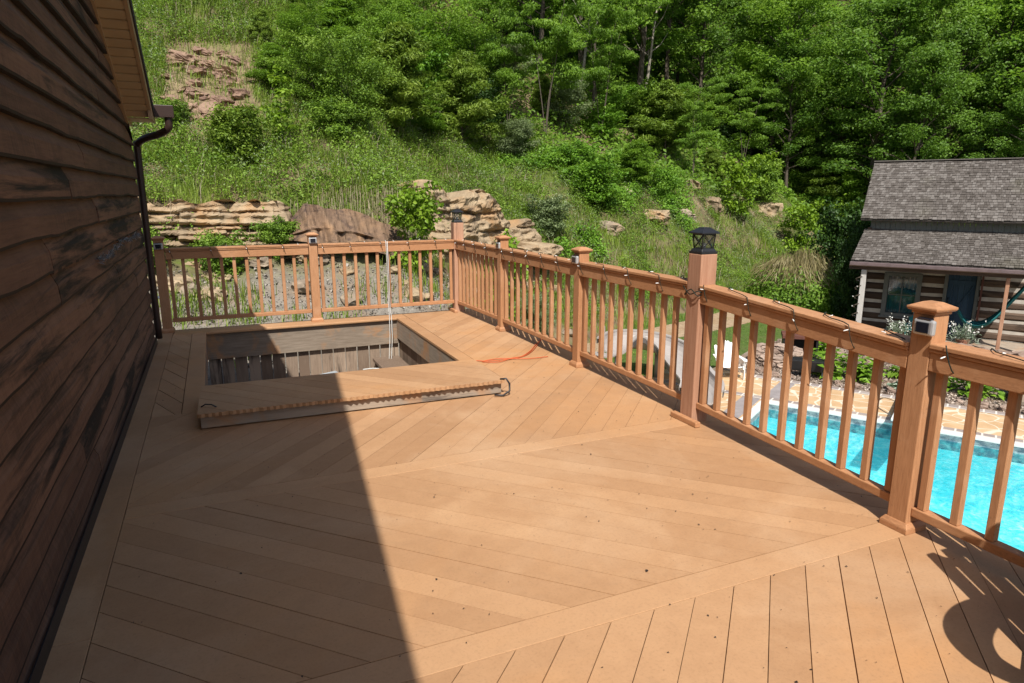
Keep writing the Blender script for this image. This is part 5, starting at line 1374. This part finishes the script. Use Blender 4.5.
JUN = [(352, 132, 84, 'broad feathery juniper at the lower edge of the juniper slope, left of the pair'), (398, 136, 98, 'tall feathery juniper in the middle of the slope'), (318, 112, 66, 'small feathery juniper nearest the red rocks'),
       (432, 100, 76, 'dense juniper high on the slope beside the wood edge'), (276, 92, 44, 'low juniper just right of the red rocks'), (300, 66, 52, 'juniper high on the slope above the red rocks'), (340, 72, 66, 'juniper high on the slope, second from the red rocks'),
       (378, 78, 70, 'juniper in the upper middle of the slope'), (412, 62, 62, 'juniper at the top of the slope under the first trees'), (262, 50, 36, 'little juniper at the upper left of the slope'), (350, 36, 50, 'juniper below the leftmost trees of the wood'), (300, 30, 40, 'topmost juniper at the left of the slope'), (385, 30, 44, 'topmost juniper in the middle of the slope'), (476, 112, 74, 'juniper pressed against the spreading feathery tree'), (426, 140, 44, 'small juniper at the edge of the grass bank')]
for i, (x_, y_, h_, l_) in enumerate(JUN): kj = ['scrub0', 'juniper1', 'scrub1', 'scrub0', 'juniper2'][i % 5]; at_px(kj, x_, y_, h_, l_ if kj[0] == 'j' else l_.replace('juniper', 'green shrub', 1), U(1.0, 1.35), None if i % 2 else ('weed' if kj[0] == 's' else 'locust'))
at_px('juniper0', 462, 148, 84, 'bright yellow green pyramid juniper at the edge of the grass bank', 1.1, 'cedarleaf')
at_px('locust0', 545, 142, 150, 'spreading feathery tree with thin trunks over dark shade, above the grass bank', .62)
at_px('locust1', 600, 146, 124, 'feathery tree standing right of the big spreading one', .60)
at_px('locust0', 508, 132, 118, 'feathery tree standing left of the big spreading one', .60)
at_px('locust1', 692, 186, 92, 'low flat topped feathery tree over the tan boulders', .58)
at_px('locust0', 742, 172, 76, 'small feathery tree on the bank right of the flat topped one', .7)
at_px('juniper0', 665, 158, 66, 'brownish green juniper behind the flat topped feathery tree', 1.2)
at_px('juniper1', 792, 196, 52, 'juniper on the upper bank between the lantern and the cabin', 1.35)
at_px('juniper2', 822, 222, 58, 'juniper on the bank close to the cabin roof', 1.35)
at_px('juniper0', 846, 226, 52, 'juniper on the bank touching the edge of the cabin roof', 1.2, 'locust')
at_px('olive0', 720, 112, 62, 'silvery olive shrub at the wood edge above the feathery trees', 1.2)
at_px('olive1', 766, 142, 56, 'silvery olive shrub lower down the wood edge', 1.3)
at_px('olive0', 806, 172, 50, 'silvery olive shrub in the row leading down to the cabin', 1.3)
at_px('olive1', 838, 194, 46, 'silvery olive shrub nearest the cabin roof', 1.3)
at_px('bush0', 664, 204, 30, 'dark leafy bush between the boulders on the bank', 1.0, 'vine')
at_px('bush2', 756, 202, 34, 'green bush on the bank right of the tall yellow shrub', 1.1, 'weed')
at_px('bush0', 596, 206, 36, 'bright leafy bush right of the outcrop, above the third post', 1.3, 'vine')
at_px('bush1', 572, 180, 30, 'bright leafy bush on top of the blocky outcrop', 1.3, 'vine')
at_xy('bush2', .05, 14.5, .85, 'green weed clump hanging over the left rock ledge', 1.0)
at_xy('bush0', -1.35, 14.5, .7, 'green weed clump on the ledge nearest the house', 1.2)
at_xy('bush1', 1.15, 14.7, .75, 'green weed clump at the joint of the left ledge and the dark slab', 1.1)
at_xy('olive1', 7.6, 15.6, 1.2, 'grey green scrub growing out of the blocky outcrop', .9)
at_px('bush2', 548, 236, 34, 'grey green scrub at the foot of the blocky outcrop', 1.1, 'olive')
at_px('juniper1', 634, 186, 42, 'feathery shrub above the pale boulder', 1.3, 'locust')
# dry grey twig clump, weeping bush, hedge bush by the cabin
wb = pw(-1.95, 10.6, G)
wb.z += .12
we = empty('weeping_bush', wb, 0, 'mounded weeping bush with a brown twiggy crown, left of the cabin', 'shrub')
n = 9000; dv_ = unit(rng.normal(size=(n, 3))); dv_[:, 2] = np.abs(dv_[:, 2]); rad = rng.uniform(.72, 1.03, n)
C = dv_ * rad[:, None] * np.array([[1.78, 1.78, 1.95]]); C[:, 2] += .05; C += .12 * np.sin(C[:, [1, 2, 0]] * 5)
top = np.clip((C[:, 2] - .85) / .7 + rng.normal(0, .40, n), 0, 1) > .62
kk = ~top
V, T, r = leaves_arrays(C[kk], unit(dv_[kk] + rng.normal(0, .5, (kk.sum(), 3))), .12, .075, rng.random(kk.sum())); tri_mesh('foliage', V, T, r, M['maple'], we)
tang = np.cross(dv_, np.cross(np.array([[0, 0, 1.]]), dv_)); 
C2 = C[top]; d2 = dv_[top]; down = unit(np.stack([d2[:, 0], d2[:, 1], -.9 * np.ones(len(d2))], 1) + rng.normal(0, .25, (len(d2), 3)))
nrm = unit(np.cross(down, rng.normal(size=(len(d2), 3))))
V = np.stack([C2 - down * .22, C2 + np.cross(down, nrm) * .012, C2 + down * .22, C2 - np.cross(down, nrm) * .012], 1).reshape(-1, 3); i4 = np.arange(len(C2))[:, None] * 4
tri_mesh('twigs', V, np.concatenate([i4 + np.array([[0, 1, 2]]), i4 + np.array([[0, 2, 3]])], 1).reshape(-1, 3), np.repeat(rng.random(len(C2)), 2), M['drytwig'], we)
q = MB(); q.tube([(0, 0, -.1), (.03, 0, .7), (0, .04, 1.5)], [.09, .07, .04], 7); q.build('trunk', M['bark'], we, smooth=True)
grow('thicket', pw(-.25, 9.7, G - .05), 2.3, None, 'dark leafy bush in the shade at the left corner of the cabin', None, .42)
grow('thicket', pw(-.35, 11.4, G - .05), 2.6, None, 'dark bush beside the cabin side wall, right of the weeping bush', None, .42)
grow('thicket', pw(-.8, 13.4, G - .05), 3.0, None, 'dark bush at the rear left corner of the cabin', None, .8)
# hostas and small bed plants
def hosta(a, b, z, k, label, fm='hosta'):
    s = pool_empty('hosta', a, b, z, 0, label=label, cat='plant'); n = int(150 * k)
    az = rng.uniform(0, 6.28, n); el = rng.uniform(.15, 1.35, n); rr_ = rng.uniform(.12, .50, n) * k
    dv_ = np.stack([np.cos(az) * np.cos(el), np.sin(az) * np.cos(el), np.sin(el)], 1)
    Nn = unit(np.stack([-dv_[:, 0] * .2, -dv_[:, 1] * .2, np.ones(n)], 1) + dv_ * .5 + rng.normal(0, .22, (n, 3)))
    V, T, r = leaves_arrays(dv_ * rr_[:, None], Nn, rng.uniform(.16, .26, n), rng.uniform(.10, .15, n), rng.random(n), .12); tri_mesh('leaves', V, T, r, M[fm], s)
    q = MB()
    for i in range(14): t = U(0, 6.28); q.tube([(0, 0, 0), (.12 * cos(t) * k, .12 * sin(t) * k, .22 * k), (.3 * cos(t) * k, .3 * sin(t) * k, .30 * k)], .008, 4)
    q.build('stalks', M['weed'], s)
hosta(.55, 2.95, 0, 1.35, 'big lime green hosta beside the black planter')
hosta(1.25, 3.0, 0, 1.15, 'lime green hosta right of the big one')
hosta(3.45, 3.05, 0, 1.3, 'lime green hosta right of the nearest railing post')
hosta(2.75, 3.3, 0, .8, 'small lime green hosta seen just beside the nearest railing post')
hosta(-.1, 5.2, 0, .8, 'small green plant in the mulch behind the fire box')
hosta(1.9, 3.7, 0, .55, 'little green plant alone in the mulch before the cabin', 'weed')
hosta(2.1, 2.45, 0, .5, 'tiny grey green plant at the edge of the bed by the diving board', 'silverleaf')

# ---- woods on the hillside: single trees, each with trunk and crown
def zone(px):
    for lim, w_ in ((300, 'above the red rocks'), (420, 'above the junipers'), (520, 'above the grass bank'), (640, 'above the feathery trees'), (760, 'above the lantern post'), (880, 'left of the cabin roof'), (960, 'behind the left half of the cabin roof'), (1200, 'behind the right half of the cabin roof')):
        if px < lim: return w_
    return 'beyond the right edge'
cand = []
def try_tree(X, Y, minpx=-60):
    z = tz(X, Y); px, py, d = px_of((X, Y, z)); return px, py, d, z
gx = []
for j in range(0, 24):
    for i in range(-8, 34):
        X = i * 3.3 + (j % 2) * 1.6 + U(-1.2, 1.2); Y = 17 + j * 3.1 + U(-1.1, 1.1)
        z = tz(X, Y); px, py, d = px_of((X, Y, z))
        if d < 5 or px < 60 or px > 1130: continue
        yf = float(np.interp(X, FX, FY)); dy = (np.interp(X + .5, FX, FY) - np.interp(X - .5, FX, FY)); s = (Y - yf) / sqrt(1 + dy * dy); s2 = X * .88 + Y * .475 - 41
        # wood edge: far back on the left (open grassy hill), close to the bank on the right
        edge = np.interp(px, [60, 250, 330, 430, 500, 560, 640, 760, 860, 1100], [32, 29, 26, 22, 15, 11, 10.5, 12.5, 11, 7])
        if s < edge and s2 < 2.5: continue
        if d > 84: continue
        gx.append((d, px, py, X, Y, z))
gx.sort()
cover = np.zeros((52, 72)); nt_ = 0
for (d, px, py, X, Y, z) in gx:
    hgt = U(6.5, 10.5) if d < 36 else U(9, 14)
    topy = px_of((X, Y, z + hgt))[1]; boty = px_of((X, Y, z + hgt * .15))[1]; hw = hgt * .32 / d * F
    if topy > 683 or boty < -10 or nt_ >= 285: continue
    i0, i1 = int(max(0, (px - hw + 32) // 15)), int(min(71, (px + hw + 32) // 15)); j0, j1 = int(max(0, topy // 15)), int(min(51, boty // 15))
    if i1 < i0 or j1 < j0: continue
    blk = cover[j0:j1 + 1, i0:i1 + 1]
    if blk.size and (blk >= 3).mean() > .93: continue
    cover[j0:j1 + 1, i0:i1 + 1] += 1
    kind = random.choice(['maple0', 'maple1', 'maple2', 'maple0', 'maple1', 'oak0', 'oak1', 'oak2'])
    tone = 'bright' if kind[0] == 'm' else 'dark'; size = 'slim' if hgt < 8 else 'mid sized' if hgt < 10 else 'tall' if hgt < 12 else 'towering'
    row = 'front row' if d < 36 else 'second row' if d < 44 else 'middle rows' if d < 56 else 'back rows'
    lab = '%s %s leafy tree, %s, %s' % (size, tone, row, zone(px))
    grow(kind, (X, Y, z - .1), hgt, None, lab, 'broadleaf trees of the hillside wood', U(.9, 1.25)); nt_ += 1
print('TREES', nt_)
# bare pale trunks among the leaves
for i, (px, py, h, lab) in enumerate([(768, 150, 9, 'bare pale leaning trunk in the wood above the lantern'), (992, 158, 10, 'bare branching pale snag behind the right of the cabin roof'), (640, 120, 7, 'thin pale bare trunk behind the feathery trees'), (575, 110, 5, 'short pale bare trunk rising from the dark shade above the bank')]):
    p = place(px, py); s = empty('bare_tree', p, U(0, 6), lab, 'tree'); q = MB(); top = Vector((U(-.8, .8), U(-.5, .5), h))
    q.tube([(0, 0, -.2), top * .35 + Vector((.1, 0, 0)), top * .7, top], [.10, .085, .055, .02], 6); q.build('trunk', M['palebark'], s, smooth=True)
    for k in range(6):
        b0 = top * U(.45, .9); t = U(0, 6.28); q = MB(); q.tube([b0, b0 + Vector((cos(t) * .7, sin(t) * .7, .5)), b0 + Vector((cos(t) * 1.2, sin(t) * 1.2, 1.2))], [.035, .022, .008], 4); q.build('branch', M['palebark'], s)
# understorey shrubs along the wood edge
us = 0
for t in range(900):
    X, Y = U(-14, 60), U(15, 70); yf = float(np.interp(X, FX, FY)); dy = (np.interp(X + .5, FX, FY) - np.interp(X - .5, FX, FY)); s = (Y - yf) / sqrt(1 + dy * dy)
    s2 = X * .88 + Y * .475 - 41
    z = tz(X, Y); px, py, d = px_of((X, Y, z))
    if px < 130 or px > 1060 or py < -40 or us > 90: continue
    lo = np.interp(px, [130, 300, 430, 520, 640, 860, 1060], [14, 12, 8.5, 6.5, 6.5, 5.0, 3]); hi = np.interp(px, [130, 430, 520, 640, 1060], [28, 20, 13, 14, 12])
    if not (lo < s < hi or 0 < s2 < 7): continue
    if px < 480 and R() < .7: continue
    if 560 < px < 700 and py > 150: continue
    k = random.choice(['bush0', 'bush1', 'bush2', 'juniper0', 'juniper2', 'olive0', 'thicket'])
    fm = random.choice(['weed', 'vine', 'maple']) if k.startswith('bush') else None
    word = {'bush': 'rounded green', 'juni': 'feathery', 'oliv': 'silvery', 'thic': 'dark'}[k[:4]]
    grow(k, (X, Y, z - .1), U(1.1, 2.4), None, '%s understorey shrub on the slope, %s' % (word, zone(px)), 'understorey shrubs of the slope', U(1, 1.5), fm); us += 1

# ---- grass, weeds, vines (uncountable: one object per kind)
def scatter(n, fx, seed):
    g = np.random.default_rng(seed); X = g.uniform(fx[0], fx[1], n); Y = g.uniform(fx[2], fx[3], n)
    return X, Y
def s_of(X, Y):
    yf = np.interp(X, FX, FY); dy = (np.interp(X + .5, FX, FY) - np.interp(X - .5, FX, FY)); return (Y - yf) / np.sqrt(1 + dy * dy) + fbm(X * .35, Y * .35, 3) * .8
def pxs(X, Y, Z):
    q = np.stack([X - EYE.x, Y - EYE.y, Z - EYE.z], 1); z = q @ np.array(FW); return 512 + F * (q @ np.array(RT)) / z, 341.5 - F * (q @ np.array(UP)) / z, z
def field(n, box, cond, seed):
    X, Y = scatter(n, box, seed); Z = terr(X, Y); px, py, d = pxs(X, Y, Z); s = s_of(X, Y)
    k = (d > 6) & (px > -80) & (px < 1110) & (py > -120) & (py < 560) & cond(X, Y, Z, s, px, py, d)
    return np.stack([X[k], Y[k], Z[k]], 1), px[k], py[k], d[k], s[k]
def clumpy(P, sc, seed): return fbm(P[:, 0] * sc, P[:, 1] * sc, seed) + .5
# tall meadow grass on the bench above the ledge and up the open hill at the left
edgeX = lambda px: np.interp(px, [60, 250, 330, 430, 520, 640, 760, 860, 1100], [30, 28, 22, 15, 8.5, 6.5, 6, 5.5, 4.5])
P, px, py, d, s = field(900000, (-18, 26, 12, 44), lambda X, Y, Z, s, px, py, d: (s > np.where(X < 6, 2.75, 1.0)) & (s < edgeX(px)), 101)
den = clumpy(P, .9, 31) * .7 + clumpy(P, 2.6, 37) * .5
rockzone = (px > 165) & (px < 255) & (py > 45) & (py < 125)
bare = (px > 545) & (clumpy(P, .55, 44) < .50)
k = (rng.random(len(P)) < np.clip((den - .30) * 2.4, .12, 1) * np.clip(22 / d, .3, 1)) & ~(rockzone & (rng.random(len(P)) < .80)) & ~(bare & (rng.random(len(P)) < .75))
k &= rng.random(len(P)) < np.where(px > 520, .55, 1.0)
P = P[k]; n = len(P); print('GRASS', n)
tone = np.clip(clumpy(P, .8, 51) * .9 + rng.normal(0, .2, n) + .1, 0, 1)
dist = np.linalg.norm(P[:, :2], axis=1)
V, T, r = blade_arrays(P, rng.uniform(.14, .48, n) * (.55 + .8 * clumpy(P, .7, 61)), .0095 * dist / 14, rng.uniform(.1, .7, n), tone)
tag(tri_mesh('meadow_grass', V, T, r, M['grass']), 'tall bright green grass covering the bank above the rock ledge', 'grass', kind='stuff')
k = (rng.random(n) < np.where(P[:, 0] > 8, .16, .10)) & (clumpy(P, .9, 71) > .46); Q = P[k]; m = len(Q)
V, T, r = blade_arrays(Q, rng.uniform(.25, .7, m), .011 * np.linalg.norm(Q[:, :2], axis=1) / 14, rng.uniform(.2, .9, m), rng.random(m))
tag(tri_mesh('dry_grass', V, T, r, M['grassdry']), 'pale dry grass stalks mixed into the green bank', 'grass', kind='stuff')
# dry roots and grass hanging over the dark slab and the ledge lip
n = 2600; X = rng.uniform(-4.3, 9.6, n); Y = np.interp(X, FX, FY) + 2.75 + rng.uniform(-.25, .35, n) * .8
k = clumpy(np.stack([X, Y, Y], 1), 1.6, 81) > np.where((X > 1.6) & (X < 5.2), .40, .56); X, Y = X[k], Y[k]; Z = terr(X, Y) + rng.uniform(-.05, .15, len(X)); m = len(X)
lenh = rng.uniform(.15, .5, m); a = rng.normal(0, .35, m)
P0 = np.stack([X, Y, Z], 1); P1 = P0 + np.stack([np.sin(a) * .15, -.22 * np.ones(m), .10 + .05 * rng.random(m)], 1) * lenh[:, None] / .4; P2 = P1 + np.stack([np.sin(a) * .2, -.12 * np.ones(m), -1.0 * np.ones(m)], 1) * lenh[:, None]
W = np.array([[.0045, 0, 0]]); V = np.stack([P0 - W, P0 + W, P1 + W, P1 - W, P2], 1).reshape(-1, 3); i5 = np.arange(m)[:, None] * 5
T = np.concatenate([i5 + np.array([[0, 1, 2]]), i5 + np.array([[0, 2, 3]]), i5 + np.array([[3, 2, 4]])], 1).reshape(-1, 3)
tag(tri_mesh('hanging_roots', V, T, np.repeat(rng.random(m), 3), M['grassdry']), 'dry roots and grass hanging over the lip of the rock ledge', 'roots', kind='stuff')
# broad weeds among the grass and on the lip of the ledge
P, px, py, d, s = field(150000, (-16, 30, 12, 40), lambda X, Y, Z, s, px, py, d: (s > np.where(X < 6, 2.5, .6)) & (s < edgeX(px) + 1), 103)
k = (clumpy(P, .75, 91) + .4 * clumpy(P, 2.4, 95) > np.where(px < 545, .50, .76)) & ~((px > 165) & (px < 255) & (py > 45) & (py < 125)); P = P[k]; n = len(P); print('WEED', n)
rep = 6; C = np.repeat(P, rep, 0) + np.stack([rng.normal(0, .09, n * rep), rng.normal(0, .09, n * rep), rng.uniform(.02, .48, n * rep) * np.repeat(.4 + clumpy(P, .6, 97), rep)], 1)
Nn = unit(rng.normal(0, .5, (n * rep, 3)) + np.array([[0, -.2, .9]])); L = rng.uniform(.035, .095, n * rep)
V, T, r = leaves_arrays(C, Nn, L, L * .55, np.clip(np.repeat(clumpy(P, .9, 99), rep) + rng.normal(0, .22, n * rep), 0, 1))
tag(tri_mesh('leafy_weeds', V, T, r, M['weed']), 'leafy green weeds spread through the bank', 'weeds', kind='stuff')
# dull grey green and brownish small herbs mixed into the grass
P, px, py, d, s = field(70000, (-16, 30, 12, 40), lambda X, Y, Z, s, px, py, d: (s > np.where(X < 6, 2.4, .3)) & (s < edgeX(px) + 1), 141)
k = (clumpy(P, 1.3, 143) > .52) & ~((px > 165) & (px < 255) & (py > 45) & (py < 125)); P = P[k]; n = len(P); rep = 5
C = np.repeat(P, rep, 0) + np.stack([rng.normal(0, .08, n * rep), rng.normal(0, .08, n * rep), rng.uniform(.05, .50, n * rep)], 1); L = rng.uniform(.03, .08, n * rep)
V, T, r = leaves_arrays(C, unit(rng.normal(0, .7, (n * rep, 3)) + np.array([[0, -.2, .7]])), L, L * .5, rng.random(n * rep))
tag(tri_mesh('dull_herbs', V, T, r, M['olive']), 'dull grey green herbs scattered among the grass of the bank', 'weeds', kind='stuff')
# bright vines over the outcrop and the upper bank in the middle
P, px, py, d, s = field(60000, (4, 20, 13, 30), lambda X, Y, Z, s, px, py, d: (s > 2.2) & (s < 7.5) & (px > 500) & (px < 690), 105)
k = (clumpy(P, .8, 111) > np.where((px < 640) & (py < 215), .45, .68)) & ~((px < 560) & (py > 172)); P = P[k]; n = len(P); rep = 5
C = np.repeat(P, rep, 0) + np.stack([rng.normal(0, .12, n * rep), rng.normal(0, .12, n * rep), rng.uniform(.02, .45, n * rep)], 1)
L = rng.uniform(.07, .13, n * rep); V, T, r = leaves_arrays(C, unit(rng.normal(0, .45, (n * rep, 3)) + np.array([[0, -.35, .9]])), L, L * .75, np.clip(np.repeat(clumpy(P, 1.2, 113), rep) + rng.normal(0, .2, n * rep), 0, 1))
tag(tri_mesh('vines', V, T, r, M['vine']), 'bright green vines creeping over the bank right of the outcrop', 'vines', kind='stuff')
# ground cover under the wood
P, px, py, d, s = field(120000, (-20, 80, 14, 80), lambda X, Y, Z, s, px, py, d: (s > edgeX(px) - 1.5) | (X * .88 + Y * .475 > 41), 107)
k = rng.random(len(P)) < np.clip(30 / d, .15, 1); P = P[k]; n = len(P); rep = 3; print('UNDER', n)
C = np.repeat(P, rep, 0) + np.stack([rng.normal(0, .25, n * rep), rng.normal(0, .25, n * rep), rng.uniform(.02, .7, n * rep)], 1)
L = rng.uniform(.14, .26, n * rep) * np.repeat(np.clip(np.linalg.norm(P[:, :2], axis=1) / 30, .7, 2), rep); V, T, r = leaves_arrays(C, unit(rng.normal(0, .5, (n * rep, 3)) + np.array([[0, -.2, .8]])), L, L * .6, np.clip(np.repeat(clumpy(P, .5, 117), rep) + rng.normal(0, .2, n * rep), 0, 1))
tag(tri_mesh('woodland_ground_cover', V, T, r, M['maple']), 'low green ground cover under the hillside trees', 'ground cover', kind='stuff')
# grass and weeds on the gravel behind the deck and at the foot of the bank
P, px, py, d, s = field(130000, (-4, 26, 8.9, 26), lambda X, Y, Z, s, px, py, d: (s < 2.4) & (Y > 9.2) & (Z > -2.9), 109)
a_, b_ = to_pool(P[:, 0], P[:, 1])
ingravel = P[:, 0] < 7
den = clumpy(P, .8, 121) + .5 * clumpy(P, 2.5, 123)
leftclump = np.exp(-(((P[:, 0] + .35) / .75) ** 2 + ((P[:, 1] - 10.3) / .6) ** 2))
k = np.where(ingravel, (den > 1.12) | (rng.random(len(P)) < leftclump * 1.0), den > .58)
onpath = np.abs(a_ - np.interp(b_, [-1.5, 2.2, 4.4, 6.4, 9.6, 12], [-6, -5.6, -4.85, -4.2, -3.4, -3.4])) < .8; k &= ~(onpath & (rng.random(len(P)) < .9)); k &= ~((a_ > -2.8) & (b_ < 9)) & (rng.random(len(P)) < np.where(ingravel, .55, .8))
P = P[k]; n = len(P); print('FOOT', n)
lawn_part = to_pool(P[:, 0], P[:, 1])[0] * 0 + (s_of(P[:, 0], P[:, 1]) < -.6) * (P[:, 0] > 7)
tall = np.exp(-(((P[:, 0] + .35) / .9) ** 2 + ((P[:, 1] - 10.3) / .8) ** 2))
Hh = np.where(lawn_part > 0, rng.uniform(.05, .13, n), rng.uniform(.12, .42, n) + .30 * tall)
V, T, r = blade_arrays(P, Hh, .014, rng.uniform(.1, .6, n), np.clip(clumpy(P, 1.1, 127) + rng.normal(0, .2, n), 0, 1))
tag(tri_mesh('roadside_grass', V, T, r, M['grass']), 'grass tufts in the gravel and along the foot of the bank', 'grass', kind='stuff')
P, px, py, d, s = field(60000, (8, 24, 9, 26), lambda X, Y, Z, s, px, py, d: (s < .2), 131)
a_, b_ = to_pool(P[:, 0], P[:, 1]); pc_ = np.interp(b_, [-1.5, 2.2, 4.4, 6.4, 9.6, 12], [-6, -5.6, -4.85, -4.2, -3.4, -3.4]); k = (a_ < -1.75) & ~((a_ > -2.8) & (b_ < 2.1)) & (np.abs(a_ - pc_) > .75); P = P[k]; n = len(P)
V, T, r = blade_arrays(P, rng.uniform(.05, .11, n), .018, rng.uniform(.1, .6, n), np.clip(clumpy(P, .8, 133) + rng.normal(0, .18, n), 0, 1))
tag(tri_mesh('lawn_grass', V, T, r, M['weed']), 'short mown lawn beside the pool paving', 'grass', kind='stuff')
tp = []
for (x_, y_, w_, n_) in [(176, 312, .35, 120), (190, 300, .40, 150), (206, 308, .5, 260), (214, 292, .4, 120), (236, 322, .35, 130), (250, 300, .35, 130), (258, 322, .35, 120), (180, 326, .3, 90), (330, 316, .3, 60), (352, 302, .3, 60), (296, 322, .25, 60), (372, 290, .3, 70), (402, 296, .45, 140), (426, 286, .5, 170), (446, 300, .5, 150), (300, 262, .3, 50), (240, 262, .3, 50), (440, 268, .5, 150), (398, 268, .4, 90), (345, 322, .3, 60)]:
    n_ = int(n_ * .55); p = place(x_, y_, 8.9); q_ = np.stack([p.x + rng.normal(0, w_ * .6, n_), p.y + rng.normal(0, w_ * .45, n_)], 1); tp.append(np.concatenate([q_, terr(q_[:, 0], q_[:, 1])[:, None]], 1))
P = np.concatenate(tp); P = P[P[:, 1] > 9.0]; n = len(P)
V, T, r = blade_arrays(P, rng.uniform(.12, .45, n), .014, rng.uniform(.1, .65, n), np.clip(rng.normal(.5, .25, n), 0, 1))
tag(tri_mesh('gravel_weeds', V, T, r, M['grass']), 'tufts of tall green grass growing in the gravel behind the back railing', 'grass', kind='stuff')
# gravel stones, mulch chips
P, px, py, d, s = field(30000, (-4, 9, 8.9, 17), lambda X, Y, Z, s, px, py, d: (s < 2.1) & (Y > 9.0) & (X < 8), 135); n = len(P)
L = rng.gamma(2, .013, n) + .010
V, T, r = leaves_arrays(P + np.array([[0, 0, .012]]), unit(rng.normal(0, .6, (n, 3)) + np.array([[0, 0, .8]])), L, L * .8, rng.random(n), .45)
tag(tri_mesh('gravel', V, T, r, M['stones']), 'grey broken gravel on the slope behind the deck', 'gravel', kind='stuff')
n = 15000; a_ = rng.uniform(-1.4, 7, n); b_ = rng.uniform(2.1, 6.9, n); P = np.stack([PO.x + E1.x * a_ + E2.x * b_, PO.y + E1.y * a_ + E2.y * b_, np.full(n, G + .008)], 1)
L = rng.uniform(.03, .09, n); V, T, r = leaves_arrays(P, unit(rng.normal(0, .5, (n, 3)) + np.array([[0, 0, .8]])), L, L * .55, rng.random(n), .35)
tag(tri_mesh('mulch_chips', V, T, r, M['chips']), 'pale brown stone and bark chips covering the bed before the cabin', 'mulch', kind='stuff')

# broken rubble at the foot of the ledge
rub = [rock_mesh(300 + i, .40, .30, .2, .8, 3) for i in range(5)]
for k_, me in enumerate(rub): me.materials.append(M['sandstone'] if k_ < 3 else M['greyrock'])
for i in range(70):
    X = U(-4, 9); Y = float(np.interp(X, FX, FY)) + U(.5, 2.3); k = U(.35, 1.3)
    o = bpy.data.objects.new('stone', random.choice(rub)); COL.objects.link(o); o.location = (X, Y, tz(X, Y) + .04 * k); o.rotation_euler = (U(-.4, .4), U(-.4, .4), U(0, 6)); o.scale = (k, k, k)
    tag(o, 'broken stone fallen from the rock ledge behind the deck', 'stone', 'fallen stones below the ledge')
